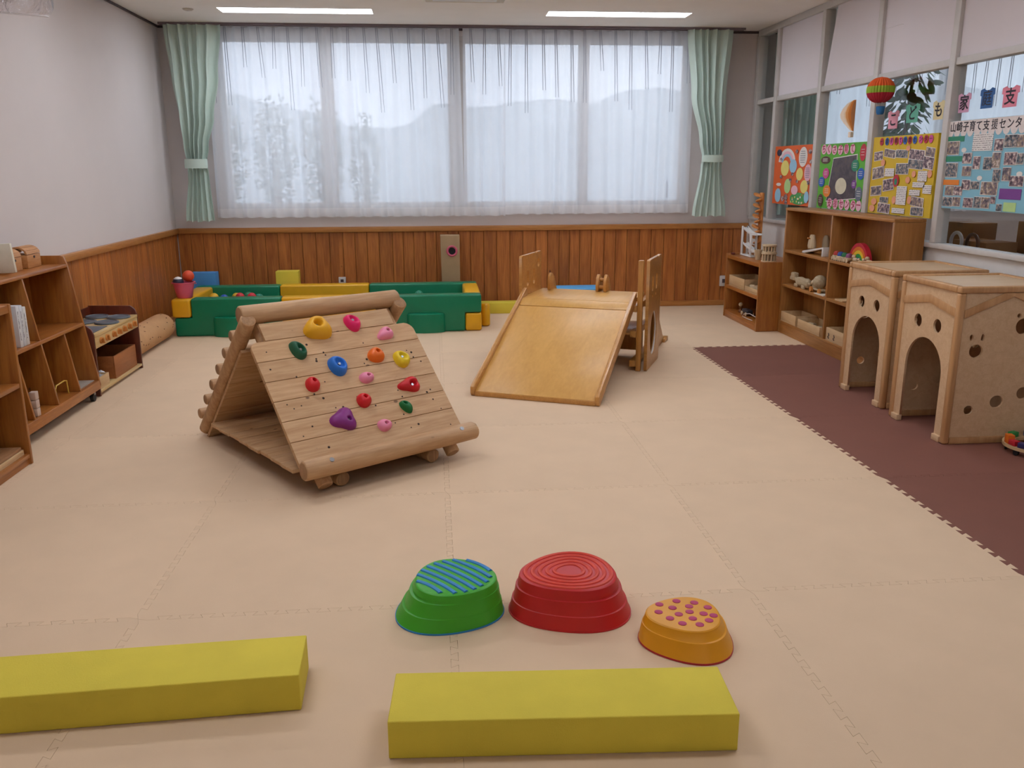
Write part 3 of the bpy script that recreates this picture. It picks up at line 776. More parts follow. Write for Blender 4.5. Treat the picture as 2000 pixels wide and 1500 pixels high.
# bolt holes and knots drilled in the boards
m_hole = mat('dark_hole', '3a2a20', 0.9)
hr = random.Random(5)
for k in range(46):
    u, s = hr.uniform(-0.42, 0.39), hr.uniform(0.11, 0.70)
    c = P0 + U * u + sd * s
    MB().cyl(c - nd * 0.004, c + nd * 0.0005, hr.choice((0.0035, 0.0045, 0.006)), n=8).build('screw_hole', m_hole, AF, smooth=False)
for u in (-0.33, 0.375):
    c = Vector((u, -0.005, 0.132)) + Vector((0, -0.62, 0.78)) * 0.040
    MB().cyl(c - Vector((0, -.62, .78)) * 0.006, c + Vector((0, -.62, .78)) * 0.0045, 0.011, n=14).build('log_bolt', mat('bolt_steel', '8a8a8c', 0.3, metal=1.0), AF)
m_steel = MATS['bolt_steel']
def hold(u, s, w, hgt, col, depth, tri=0.0, ph=0.0, pocket=None, rot=0.0, label=None, pr=0.3, peak=(0, 0)):
    m = mat('hold_' + col, col, 0.45, 0.03)
    c = P0 + U * u + sd * s; n, mm = 36, 12; rings = []
    for j in range(mm + 1):
        r = 1 - j / mm if j < mm else 0.02
        ring = []
        for i in range(n):
            a = 2 * PI * i / n
            R = (1 + tri * math.cos(3 * a + ph))
            x = r * R * math.cos(a); y = r * R * math.sin(a)
            sx, sy = x + peak[0] * (1 - r), y + peak[1] * (1 - r)
            h = depth * (1 - r ** 2.6) ** 0.6
            if pocket:
                d2 = ((sx - pocket[0]) ** 2 + (sy - pocket[1]) ** 2) / pr ** 2
                h -= depth * 0.75 * math.exp(-d2 ** 2) * min(1, (1 - r) * 4)
            X, Y = sx * w / 2, sy * hgt / 2
            X, Y = X * math.cos(rot) - Y * math.sin(rot), X * math.sin(rot) + Y * math.cos(rot)
            ring.append(c + U * X + sd * Y + nd * max(h, 0.0004 if j else 0))
        rings.append(ring)
    o = MB().loft(rings).build('climbing_hold', m, AF, angle=1.2)
    if label: o['label'] = label
    bu, bs = (pocket[0] * w / 2, pocket[1] * hgt / 2) if pocket else (0, 0)
    bu, bs = bu * math.cos(rot) - bs * math.sin(rot), bu * math.sin(rot) + bs * math.cos(rot)
    q = c + U * bu + sd * bs
    MB().cyl(q + nd * 0.002, q + nd * depth * 0.42, 0.0065, n=10).build('bolt', m_steel, o)
    return o
hold(-0.100, 0.752, 0.140, 0.125, 'eeb01e', 0.060, 0.10, 2.2, (-0.1, 0.15), 0, 'big yellow volcano hold', 0.28, (-0.08, 0.12))
hold(0.094, 0.760, 0.080, 0.100, 'e81a68', 0.042, 0.04, 0, (0.15, 0.2), 0.3, 'hot pink pocket hold', 0.45)
hold(0.245, 0.672, 0.094, 0.068, 'f08fae', 0.036, 0.12, 3.0, (0.3, 0.1), 0.35, 'light pink hold near the top right', 0.24)
hold(-0.241, 0.650, 0.070, 0.104, '11593c', 0.042, 0.05, 1, (0.2, -0.1), 0.35, 'dark green pocket hold', 0.42)
hold(-0.082, 0.534, 0.092, 0.108, '1d72d2', 0.048, 0.03, 0, (0.15, 0.05), 0.2, 'blue pocket hold', 0.5)
hold(0.139, 0.558, 0.088, 0.082, 'f06e14', 0.042, 0.05, 2, (0.1, 0.2), 0, 'orange hold', 0.22)
hold(0.268, 0.514, 0.086, 0.096, 'eccb24', 0.042, 0.05, 0.5, (0.1, 0.15), 0.2, 'bright yellow pocket hold', 0.45)
hold(0.037, 0.446, 0.078, 0.058, 'f08fae', 0.034, 0.04, 0, (0.1, 0.1), 0, 'light pink hold in the middle', 0.22)
hold(-0.243, 0.459, 0.068, 0.076, 'd81f28', 0.042, 0.04, 1, (0.1, 0.2), 0, 'round red hold at the left', 0.24)
hold(0.245, 0.366, 0.118, 0.080, 'cf1726', 0.040, 0.16, 3.1, (0.15, -0.15), 0, 'wide red hold at the right', 0.35)
hold(-0.029, 0.329, 0.072, 0.074, 'd81f28', 0.042, 0.04, 0.4, (0.05, 0.2), 0, 'round red hold in the middle', 0.24)
hold(0.172, 0.253, 0.050, 0.078, '0d7038', 0.034, 0.03, 0, (-0.05, 0.4), 0.5, 'small green peanut hold', 0.24)
hold(-0.166, 0.256, 0.122, 0.112, '85267e', 0.036, 0.17, 3.14, (0.25, -0.2), 0, 'purple triangular hold', 0.16)
hold(0.019, 0.183, 0.074, 0.062, 'f08fae', 0.032, 0.06, 0, (0.05, 0.05), 0, 'light pink hold near the bottom', 0.22)

# ------------------------------------------------------------------ slide with platform
m_slide = wood('slide_ply', 'dea858', 'd29c4c', 'Y', 4, 0.42, 0.05, 0, 0.15)
m_rail = wood('slide_rail_wood', 'cf9750', 'bb8240', 'Y', 8, 0.35, 0.06, 0, 0.35)
m_postw = wood('slide_post_wood', 'cc924a', 'b67c3a', 'Z', 8, 0.35, 0.06, 0, 0.35)
SL = thing('slide', 'light wooden toddler slide with castle-like side panels and platform', 'slide', (0.207, 5.235, 0), math.radians(-24.29), world=False)
ZP = 0.490; B1 = 0.955
ang = math.atan2(ZP - 0.03, B1); sdir = Vector((0, math.cos(ang), math.sin(ang))); snor = Vector((0, -math.sin(ang), math.cos(ang)))
Ls = B1 / math.cos(ang)
MB().prism([(0.022, 0.0), (0.80, 0.0), (0.80, Ls * 0.905), (0.022, Ls * 0.905)], Vector((0, 0.004, 0.020)), U, sdir, snor, 0.014).build('slide_board', m_slide, SL, 0.002)
MB().prism([(0.022, Ls * 0.911), (0.80, Ls * 0.911), (0.80, Ls * 0.998), (0.022, Ls * 0.998)], Vector((0, 0.004, 0.020)), U, sdir, snor, 0.014).build('top_board', m_slide, SL, 0.002)
for u in (-0.006, 0.798):
    pts = [(0.0, 0.001), (0.028, 0.001), (B1 + 0.10, 0.472), (B1 + 0.115, 0.53), (B1 + 0.095, 0.552), (0.005, 0.072), (-0.012, 0.06), (-0.012, 0.02)]
    MB().prism(pts, (u, 0, 0), V, Z, U, 0.028).build('side_rail', m_rail, SL, 0.004)
MB().box(0.022, 0.80, -0.006, 0.012, 0.001, 0.030).build('toe_board', m_rail, SL, 0.003)
# platform tower
MB().box(0.0, 0.80, B1 + 0.018, 1.50, ZP - 0.022, ZP).build('platform_board', m_slide, SL, 0.003)
for u, v in ((0.845, 0.985), (0.845, 1.50), (-0.062, 1.10), (-0.062, 1.50)):
    MB().box(u, u + 0.036, v, v + 0.036, 0.0008, 0.778 if (v < 1.2 and u > 0) else (0.46 if v < 1.2 else 0.70)).build('post', m_postw, SL, 0.004)
for u in (0.80, -0.026):
    for z in (0.03, 0.24, 0.42): MB().box(u, u + 0.044 if u > 0 else 0.0, 0.99, 1.53, z, z + 0.045).build('side_rung', m_rail, SL, 0.003)
for v in (1.02, 1.47): MB().box(0.0, 0.80, v, v + 0.03, ZP - 0.075, ZP - 0.023).build('cross_bar', m_rail, SL, 0.003)
MB().box(0.0, 0.80, 1.00, 1.50, 0.255, 0.270).build('lower_shelf', m_rail, SL, 0.002)
MB().box(0.0, 0.80, 1.475, 1.495, 0.05, 0.25).build('back_board', m_postw, SL, 0.002)
def castle(u, hole, nm, z0):
    outer = [(1.0, z0 + 0.012), (1.012, z0), (1.46, z0), (1.472, z0 + 0.012), (1.472, 0.765), (1.462, 0.781), (1.36, 0.781), (1.355, 0.772), (1.34, 0.772), (1.335, 0.781), (1.012, 0.781), (1.0, 0.77)]
    hs = [rrect(1.112, 1.166, 0.55, 0.665, 0.026), rrect(1.262, 1.316, 0.55, 0.665, 0.026)]
    if hole: hs += [ell(1.225, 0.24, 0.125, 0.16, 36), ell(1.13, 0.52, 0.012, 0.014, 12), ell(1.27, 0.52, 0.012, 0.014, 12)]
    else: hs += [ell(1.40, 0.70, 0.03, 0.036, 20)]
    me = curve_mesh(nm, outer, hs, 0.022)
    o = link(nm, me, m_postw, SL); o.matrix_local = Matrix(((0, 0, 1, u), (1, 0, 0, 0), (0, 1, 0, 0), (0, 0, 0, 1)))
    return o
castle(0.912, True, 'castle_panel', 0.0012)
castle(-0.012, False, 'castle_panel', 0.40)
rg2 = [(0.905 + 0.008, 1.225 + 0.123 * math.cos(a), 0.24 + 0.158 * math.sin(a)) for a in [2 * PI * i / 36 for i in range(36)]]
MB().tube(rg2, 0.006, 8, True).build('hole_edging', mat('white_edging', 'd8d0cc', 0.4), SL)
# back ladder: two pairs of rounded hooks over the platform edge, inclined stiles with treads behind
def hook(u):
    pts = [(1.40, ZP + 0.001), (1.395, 0.55), (1.41, 0.595), (1.44, 0.618), (1.475, 0.612), (1.52, 0.585), (1.60, 0.45), (1.66, 0.35), (2.20, 0.012), (2.19, 0.0012), (2.10, 0.0012), (1.56, 0.36), (1.515, 0.43), (1.505, ZP + 0.001)]
    return MB().prism(pts, (u, 0, 0), V, Z, U, 0.022).build('ladder_stile', m_rail, SL, 0.004)
for u in (0.070, 0.447, 0.505): hook(u)
for u0 in (0.469,):
    for v, z in ((1.43, 0.525), (1.46, 0.575)): MB().cyl((u0 - 0.02, v, z), (u0 + 0.055, v, z), 0.014, n=14).build('dowel', m_rail, SL)
for k in range(4):
    v = 1.66 + 0.125 * k; z = 0.315 - 0.078 * k
    MB().box(0.092, 0.447, v, v + 0.08, z, z + 0.018).build('tread', m_slide, SL, 0.003)
MB().prism([(1.52, 0.0012), (2.22, 0.0012), (2.22, 0.028), (2.12, 0.03), (1.72, 0.36), (1.62, 0.40), (1.54, 0.38)], (0.835, 0, 0), V, Z, U, 0.02).build('outrigger', m_rail, SL, 0.003)
MB().box(0.80, 0.875, 2.08, 2.24, 0.0012, 0.028).build('outrigger_foot', m_postw, SL, 0.003)

# ------------------------------------------------------------------ ball pool of interlocking soft blocks
m_gv = mat('green_vinyl', '0a7a56', 0.32, 0.03); m_yv = mat('yellow_vinyl', 'e6ab1c', 0.34, 0.03)
PZ = 0.325
BP = 'blocks of the ball pool'
def soft(label, mb, m, loc, bev=0.016):
    t = thing('pool_block', label, 'soft block', loc, 0, BP)
    mb.build('vinyl_cover', m, t, bev, 4, angle=0.6)
    return t
Y0, Y1 = 7.465, 7.60
def notched(x0, x1, y0, y1, nl, nr):
    """nl / nr: 'u' notch cut from the upper end, 'l' from the lower end, '' none"""
    zc = 0.163; d = 0.145; e = 0.002; z0 = 0.0012
    L = {'': [(x0, z0), (x0, PZ)], 'u': [(x0, z0), (x0, zc - e), (x0 + d, zc - e), (x0 + d, PZ)], 'l': [(x0 + d, z0), (x0 + d, zc + e), (x0, zc + e), (x0, PZ)]}[nl]
    R = {'': [(x1, PZ), (x1, z0)], 'u': [(x1 - d, PZ), (x1 - d, zc - e), (x1, zc - e), (x1, z0)], 'l': [(x1, PZ), (x1, zc + e), (x1 - d, zc + e), (x1 - d, z0)]}[nr]
    return MB().prism(L + R, (0, y0, 0), (1, 0, 0), (0, 0, 1), (0, 1, 0), y1 - y0)
def foot(t, x, y, m):
    rings = []
    for z, k in ((0.0012, 1.0), (0.15, 1.0), (0.163, 0.96), (0.168, 0.85)):
        rings.append([(x + 0.165 * k * math.cos(a), y + 0.07 * k * math.sin(a), z) for a in [PI + PI * i / 20 for i in range(21)]] + [(x + 0.165 * k, y + 0.004, z), (x - 0.165 * k, y + 0.004, z)])
    MB().loft(rings).build('bulge', m, t, angle=0.6)
gl = soft('green soft block at the front left of the ball pool', notched(-2.235, -1.335, Y0, Y1, 'u', ''), m_gv, (-1.78, 7.53, 0)); foot(gl, -1.745, Y0, m_gv)
soft('yellow soft block at the front middle, mostly behind the climbing frame', notched(-1.331, -0.447, Y0, Y1, '', ''), m_yv, (-0.88, 7.53, 0))
gr = soft('green soft block at the front right of the ball pool', notched(-0.443, 0.392, Y0, Y1, '', 'l'), m_gv, (-0.02, 7.53, 0)); foot(gr, -0.095, Y0, m_gv)
def ends(x0, x1, y0, y1, low_front):
    """side block running in depth, its front end notched into the front row"""
    zc = 0.163; e = 0.002; z0 = 0.0012; d = 0.138
    P = [(y0, zc + e), (y0 + d, zc + e), (y0 + d, z0), (y1, z0), (y1, PZ), (y0, PZ)] if not low_front else [(y0, z0), (y1, z0), (y1, PZ), (y0 + d, PZ), (y0 + d, zc - e), (y0, zc - e)]
    return MB().prism(P, (x0, 0, 0), (0, 1, 0), (0, 0, 1), (1, 0, 0), x1 - x0)
soft('yellow soft block at the left end of the ball pool under the pink bucket', ends(-2.250, -2.094, Y0 - 0.012, 8.262, False), m_yv, (-2.17, 7.85, 0), 0.02)
soft('yellow soft block at the right end of the ball pool', ends(0.250, 0.394, Y0 + 0.005, 8.262, True), m_yv, (0.32, 7.85, 0), 0.02)
def backblock(label, x0, x1, m):
    t = soft(label, MB().box(x0, x1, 8.266, 8.405, 0.0012, PZ), m, ((x0 + x1) / 2, 8.335, 0))
    return t
backblock('green soft block at the back left of the ball pool', -2.255, -1.482, m_gv)
backblock('yellow soft block at the back middle of the ball pool', -1.478, -0.642, m_yv)
backblock('green soft block at the back right of the ball pool', -0.638, 0.392, m_gv)
t = thing('soft_roller', 'short yellow vinyl cylinder end beside the right end of the ball pool', 'soft block', (0.43, 7.72, 0))
MB().lathe([(0.001, 0.0012), (0.03, 0.0012), (0.042, 0.012), (0.042, 0.19), (0.03, 0.205), (0.001, 0.207)], (0.442, 7.72, 0), 24).build('vinyl_cover', m_yv, t)
for k, (x, y, z, r, col, nm) in enumerate([(-1.775, 7.92, 0.270, 0.041, 'c8202c', 'dark red ball left of the two red balls in the pool'), (-1.672, 7.93, 0.268, 0.040, 'd02434', 'bright red ball right of the two red balls in the pool'), (-2.010, 7.94, 0.268, 0.041, 'e8b428', 'yellow ball beside the left end of the pool'),
        (-1.925, 7.96, 0.252, 0.040, '2858b8', 'blue ball in the pool next to the yellow ball'), (-1.615, 7.97, 0.252, 0.041, '14806a', 'teal ball in the pool right of the red balls'), (-1.822, 7.99, 0.262, 0.040, 'd8b030', 'mustard ball low in the pool left of the red balls'), (-1.722, 8.04, 0.262, 0.040, '2b7a5a', 'green ball peeking out behind the two red balls'), (-1.352, 7.70, 0.265, 0.04, 'e86a1c', 'orange ball in the pool beside the middle yellow block'), (-0.16, 7.95, 0.262, 0.04, '128060', 'dark green ball at the right side of the pool')]):
    b = MB().sphere((x, y, z), r, 20, 12).build('pool_ball', mat('ball_' + col, col, 0.35), None); tag(b, nm, 'ball', 'balls in the ball pool')
# layer of balls below them that the upper ones lie on
rgb = random.Random(2); lay = []
for gx in range(26):
    for gy in range(5):
        lay.append((-2.03 + gx * 0.086 + rgb.uniform(-.004, .004), 7.665 + gy * 0.118 + rgb.uniform(-.01, .01)))
mbs = MB()
for x, y in lay:
    for lv in range(3): mbs.sphere((x + 0.02 * (lv % 2), y, 0.043 + 0.072 * lv), 0.0415, 10, 6)
o = mbs.build('ball_layer', mat('pool_ball_mix', '3f8a6a', 0.35, 0.5, 6), None); tag(o, 'layers of plastic balls filling the bottom of the ball pool', 'balls'); o['kind'] = 'stuff'
# blocks behind the pool
foam('foam_cube', 'blue foam block standing behind the left end of the ball pool', 0.235, 0.13, 0.437, (-2.222, 8.50, 0), 0, m_foamb)
foam('foam_cube', 'yellow foam block standing behind the middle of the ball pool', 0.215, 0.13, 0.440, (-1.432, 8.50, 0), 0, m_foamy)
foam('foam_wedge', 'light blue foam block on the floor behind the slide platform', 0.42, 0.30, 0.262, (1.38, 8.30, 0), 0, mat('light_blue_foam', '5aa6dc', 0.8, 0.05, 6, 0.1))
# cardboard post with a round window
m_card = mat('cardboard', 'a98b68', 0.85, 0.05, 12)
t = thing('cardboard_tower', 'tall cardboard tower with a pink-rimmed round hole against the wainscot', 'cardboard tower', (0.145, 8.56, 0))
pts2 = [(-0.092, 0.0012), (0.088, 0.0012), (0.094, 0.76), (-0.092, 0.765)]
MB().prism([(x, z) for x, z in [(-0.086, 0.0012), (0.088, 0.0012), (0.092, 0.762), (-0.096, 0.762)]], (0.148, 8.475, 0), (1, 0, 0), (0, 0, 1), (0, 1, 0), 0.16).build('carton', m_card, t, 0.004)
MB().tube([(0.163 + 0.045 * math.cos(a), 8.474, 0.612 + 0.045 * math.sin(a)) for a in [2 * PI * i / 28 for i in range(28)]], 0.011, 8, True).build('hole_rim', mat('pink_tape', 'c85a72', 0.6), t)
MB().cyl((0.163, 8.4735, 0.612), (0.163, 8.49, 0.612), 0.043, n=24).build('hole', mat('hole_black', '241c20', 0.9), t)
# outlet covers
t = thing('wall_outlet', 'grey outlet box on the wainscot above the yellow pool block', 'outlet', (-0.93, 8.645, 0.30)); bx('cover', m_frame, t, -0.965, -0.895, 8.630, 8.6645, 0.285, 0.352, 0.004); bx('socket', m_dark, t, -0.945, -0.915, 8.628, 8.6302, 0.305, 0.332)
t = thing('wall_outlet', 'grey outlet plate on the wainscot left of the low shelf', 'outlet', (2.97, 8.645, 0.25)); bx('cover', m_frame, t, 2.93, 3.01, 8.645, 8.6645, 0.20, 0.31, 0.006); bx('socket', m_dark, t, 2.955, 2.985, 8.643, 8.6452, 0.235, 0.275)
# pink bucket with balls
m_pink = mat('pink_plastic', 'e0607e', 0.4, 0.02)
t = thing('bucket', 'pink plastic bucket standing on the yellow end of the ball pool', 'bucket', (-2.168, 7.56, PZ))
MB().lathe([(0.001, 0.001), (0.060, 0.001), (0.064, 0.006), (0.088, 0.128), (0.096, 0.130), (0.097, 0.136), (0.085, 0.136), (0.060, 0.012), (0.001, 0.010)], (-2.158, 7.56, PZ), 32).build('body', m_pink, t)
MB().tube([(-2.158 + 0.101 * math.cos(a), 7.56 + 0.101 * math.sin(a), PZ + 0.122 - 0.012 * math.sin(a * 1.0)) for a in [2 * PI * i / 36 for i in range(19)]], 0.004, 8).build('handle', m_pink, t)
b = thing('toy_ball', 'orange ball on top in the pink bucket', 'ball', (-2.120, 7.575, 0.47), 0, 'balls in the pink bucket'); MB().sphere((-2.120, 7.585, 0.508), 0.048, 24, 14).build('rubber', mat('orange_ball', 'e0502c', 0.5), b)
b = thing('toy_ball', 'navy and white ball on top in the pink bucket', 'ball', (-2.196, 7.55, 0.44), 0, 'balls in the pink bucket'); MB().lathe([(max(1e-4, 0.046 * math.sin(PI * k / 14)), -0.046 * math.cos(PI * k / 14)) for k in range(0, 11)], (-2.196, 7.54, 0.462), 24, False).build('navy_panel', mat('navy_vinyl', '23263c', 0.4), b)
MB().lathe([(max(1e-4, 0.046 * math.sin(PI * k / 14)), -0.046 * math.cos(PI * k / 14)) for k in range(10, 15)], (-2.196, 7.54, 0.462), 24).build('white_panel', mat('white_vinyl', 'e4e0dc', 0.4), b)

# ------------------------------------------------------------------ shelves
m_shw = wood('shelf_orange_wood', 'b5702f', '96561f', 'Y', 7, 0.38, 0.05, 0, 0.25)
m_shv = wood('shelf_orange_wood_upright', 'b0702f', '94561f', 'Z', 7, 0.38, 0.05, 0.03, 0.25)
m_tsh = wood('tall_shelf_wood', 'b57c42', '9c662f', 'Y', 6, 0.42, 0.04, 0, 0.2)
m_tsv = wood('tall_shelf_wood_upright', 'b0783e', '98622d', 'Z', 6, 0.42, 0.04, 0, 0.2)
m_ply = wood('pale_ply', 'd9b88c', 'c8a274', 'Y', 6, 0.55, 0.05)
m_plyz = wood('pale_ply_upright', 'dabb92', 'c9a679', 'Z', 6, 0.55, 0.05)
m_toyw = wood('toy_beech', 'd8c0a0', 'c4a880', 'Z', 14, 0.55, 0.1)
# low two-tier shelf in the corner
t = thing('low_shelf', 'low two-tier orange wood shelf in the corner by the window wall', 'shelf', (2.98, 7.59, 0))
X0, X1, A, B, HT = 2.768, 3.178, 7.152, 8.022, 0.592
bx('side_panel', m_shv, t, X0, X1, A, A + 0.022, 0.001, HT + 0.012, 0.004); bx('side_panel', m_shv, t, X0, X1, B - 0.022, B, 0.001, HT + 0.012, 0.004)
bx('top', m_shw, t, X0 + 0.004, X1, A + 0.0225, B - 0.0225, HT - 0.034, HT, 0.003)
bx('shelf_board', m_shw, t, X0 + 0.004, X1 - 0.02, A + 0.0225, B - 0.0225, 0.278, 0.306, 0.003)
bx('shelf_board', m_shw, t, X0 + 0.004, X1 - 0.02, A + 0.0225, B - 0.0225, 0.050, 0.066, 0.003)
bx('plinth', m_shw, t, X0 + 0.006, X0 + 0.026, A + 0.0225, B - 0.0225, 0.001, 0.0495, 0.002)
bx('back_panel', m_shv, t, X1 - 0.012, X1, A + 0.0225, B - 0.0225, 0.001, HT - 0.035)
# tall three-tier shelf along the partition
t = thing('bookcase', 'tall brown three-tier shelf unit standing along the glass partition', 'shelf', (3.08, 6.265, 0))
X0, X1, A, B, HT = 2.965, 3.179, 5.382, 7.148, 1.042
for a in (A, B - 0.026): bx('side_panel', m_tsv, t, X0, X1, a, a + 0.026, 0.001, HT - 0.0005, 0.003)
bx('top', m_tsh, t, X0 - 0.004, X1, A, B, HT, HT + 0.022, 0.003)
bx('divider', m_tsv, t, X0 + 0.002, X1 - 0.013, 6.268, 6.293, 0.106, HT - 0.0005, 0.002)
for a, b in ((A + 0.0265, 6.2675), (6.2935, B - 0.0265)):
    for z in (0.693, 0.403): bx('shelf_board', m_tsh, t, X0 + 0.002, X1 - 0.013, a, b, z, z + 0.022, 0.002)
bx('bottom_board', m_tsh, t, X0 + 0.002, X1 - 0.013, A + 0.0265, B - 0.0265, 0.083, 0.1055, 0.002)
bx('plinth', m_tsh, t, X0 + 0.004, X0 + 0.022, A + 0.0265, B - 0.0265, 0.001, 0.0825)
bx('back_panel', m_tsv, t, X1 - 0.012, X1, A + 0.0265, B - 0.0265, 0.001, HT - 0.0005)
# --- things on / in the low shelf
def open_box(name, label, x0, x1, y0, y1, z, h, m, w=0.008, group=None, cat='box'):
    b = thing(name, label, cat, ((x0 + x1) / 2, (y0 + y1) / 2, z), 0, group); z += 0.001
    bx('base', m, b, x0, x1, y0, y1, z, z + w)
    bx('side', m, b, x0, x0 + w, y0, y1, z + w, z + h, 0.001); bx('side', m, b, x1 - w, x1, y0, y1, z + w, z + h, 0.001)
    bx('side', m, b, x0 + w, x1 - w, y0, y0 + w, z + w, z + h, 0.001); bx('side', m, b, x0 + w, x1 - w, y1 - w, y1, z + w, z + h, 0.001)
    return b
open_box('wooden_box', 'larger pale wooden box on the upper tier of the low shelf', 2.79, 3.05, 7.56, 7.965, 0.306, 0.098, m_ply, group='pale wooden boxes')
open_box('wooden_box', 'small pale wooden box of blocks on the upper tier of the low shelf', 2.79, 3.00, 7.20, 7.535, 0.306, 0.048, m_ply, group='pale wooden boxes')
for k in range(5):
    b = MB().obox((2.84 + 0.03 * (k % 2), 7.24 + 0.058 * k, 0.342), ((1, 0.2 * k, 0), (-0.2 * k, 1, 0), (0, 0, 1)), (0.014, 0.026, 0.026)).build('toy_block', m_toyw, None, 0.002)
    tag(b, 'pale wooden toy block heaped in the small box on the low shelf', 'toy block', 'blocks in the small wooden box')
# orange marble tree
t = thing('marble_tree', 'tall orange wooden marble tree with leaf steps on the low shelf', 'marble run', (2.99, 7.86, 0.593))
m_ort = wood('orange_toy_wood', 'd8914e', 'c07a38', 'Z', 10, 0.5, 0.04)
bx('base', m_ort, t, 2.948, 3.045, 7.79, 7.93, 0.5932, 0.61, 0.003); bx('back_post', m_ort, t, 3.005, 3.028, 7.815, 7.885, 0.61, 1.168, 0.006)
for k in range(11):
    z = 0.655 + 0.048 * k; s = -1 if k % 2 else 1
    MB().prism([(-0.04, 0), (0.03, 0.035), (0.075, 0.03), (0.095, 0.0), (0.06, -0.03), (0.0, -0.035)], (2.985, 7.85, z), (-0.10, s * 0.9, 0.22), (0.8, 0, 0.0), (0, 0, 1), 0.013).build('leaf_step', m_ort, t, 0.001)
# white zigzag marble run
t = thing('marble_run', 'white zigzag marble run with curved chutes on the low shelf', 'marble run', (2.90, 7.80, 0.593))
for x, y, z1 in ((2.875, 7.925, 0.862), (2.875, 7.70, 0.80), (2.925, 7.925, 0.862), (2.925, 7.70, 0.80)): bx('upright', m_white, t, x, x + 0.012, y - 0.018, y + 0.018, 0.5935, z1, 0.003)
bx('foot_bar', m_white, t, 2.872, 2.94, 7.665, 7.945, 0.5932, 0.606, 0.003)
def chute(p, q, sag):
    pts = []
    for k in range(11):
        u = k / 10; pts.append((p[0] + (q[0] - p[0]) * u, p[1] + (q[1] - p[1]) * u, p[2] + (q[2] - p[2]) * u - sag * math.sin(PI * u)))
    prof = [(a, zz) for a, zz in ((-0.025, 0.018), (-0.025, 0.0), (0.025, 0.0), (0.025, 0.018), (0.020, 0.018), (0.020, 0.006), (-0.020, 0.006), (-0.020, 0.018))]
    return MB().loft([[(x + a, y, z + zz) for a, zz in prof] for x, y, z in pts]).build('chute', m_white, t, angle=0.4)
chute((2.905, 7.94, 0.846), (2.905, 7.56, 0.800), 0.022); chute((2.905, 7.90, 0.700), (2.905, 7.58, 0.645), 0.012)
# cylinder cages
t = thing('cage_block', 'pale wooden drum of dowels on the low shelf top', 'toy drum', (2.905, 7.31, 0.593))
for z0, z1, r in ((0.5932, 0.603, 0.066), (0.660, 0.672, 0.066), (0.672, 0.684, 0.06), (0.728, 0.742, 0.062)):
    MB().cyl((2.905, 7.305, z0), (2.905, 7.305, z1), r, n=28).build('disc', m_toyw, t, 0.001)
for k in range(12):
    a = 2 * PI * k / 12
    for z0, z1, r in ((0.603, 0.660, 0.054), (0.684, 0.728, 0.05)): MB().cyl((2.905 + r * math.cos(a), 7.305 + r * math.sin(a), z0), (2.905 + r * math.cos(a), 7.305 + r * math.sin(a), z1), 0.007, n=8).build('dowel', m_toyw, t)
o = MB().lathe([(0.001, 0), (0.022, 0), (0.026, 0.03), (0.034, 0.075), (0.036, 0.09), (0.030, 0.09), (0.02, 0.03), (0.001, 0.025)], (2.87, 7.47, 0.5932), 20).build('wooden_cup', m_toyw, None); tag(o, 'small wooden cup between marble run and drum on the low shelf', 'toy cup')
o = MB().box(2.80, 2.83, 7.94, 7.99, 0.5932, 0.612).build('toy_car', mat('dark_red_paint', '6a2a22', 0.5), None, 0.006); tag(o, 'tiny dark red toy at the far end of the low shelf top', 'toy')
# lower tier of the low shelf
t = thing('toy_figure', 'small turned wooden figure on the bottom tier of the low shelf', 'toy figure', (2.86, 7.83, 0.066))
MB().lathe([(0.001, 0.0005), (0.020, 0.0005), (0.022, 0.01), (0.010, 0.03), (0.018, 0.05), (0.001, 0.056)], (2.86, 7.80, 0.0662), 18).build('body', wood('brown_toy', '9a6438', '7a4a24', 'Z', 12), t); MB().sphere((2.86, 7.80, 0.140), 0.020).build('head', m_toyw, t); MB().cyl((2.86, 7.80, 0.118), (2.86, 7.80, 0.126), 0.007).build('neck', m_toyw, t)
t = thing('pull_toy', 'dark grey pull toy on wheels on the bottom tier of the low shelf', 'pull toy', (2.86, 7.63, 0.066))
m_dg = mat('dark_grey_toy', '3c3a40', 0.5); MB().box(2.83, 2.89, 7.55, 7.69, 0.085, 0.125).build('body', m_dg, t, 0.012, 3)
for y in (7.57, 7.67):
    for x in (2.822, 2.892): MB().cyl((x, y, 0.0845), (x + 0.008, y, 0.0845), 0.018, n=16).build('wheel', m_toyw, t)
t = thing('pull_animal', 'grey toy animal with a white cord on the bottom tier of the low shelf', 'pull toy', (2.86, 7.30, 0.066))
m_gy = mat('grey_toy_paint', '8a8078', 0.6)
MB().loft([[(2.86 + 0.03 * k * math.cos(a), 7.27 + dy + 0.05 * k * math.sin(a) * 0.8, z) for a in [2 * PI * i / 18 for i in range(18)]] for z, k, dy in ((0.0665, 0.7, 0), (0.08, 1.1, 0), (0.11, 1.05, 0), (0.14, 0.7, 0.0), (0.16, 0.55, -0.01), (0.19, 0.62, -0.012), (0.21, 0.4, -0.012), (0.217, 0.05, -0.012))]).build('body', m_gy, t)
MB().tube([(2.83, 7.33, 0.10), (2.80, 7.40, 0.12), (2.785, 7.50, 0.10), (2.782, 7.53, 0.074), (2.785, 7.46, 0.072), (2.79, 7.38, 0.071), (2.80, 7.33, 0.071)], 0.003, 6).build('cord', m_white, t)

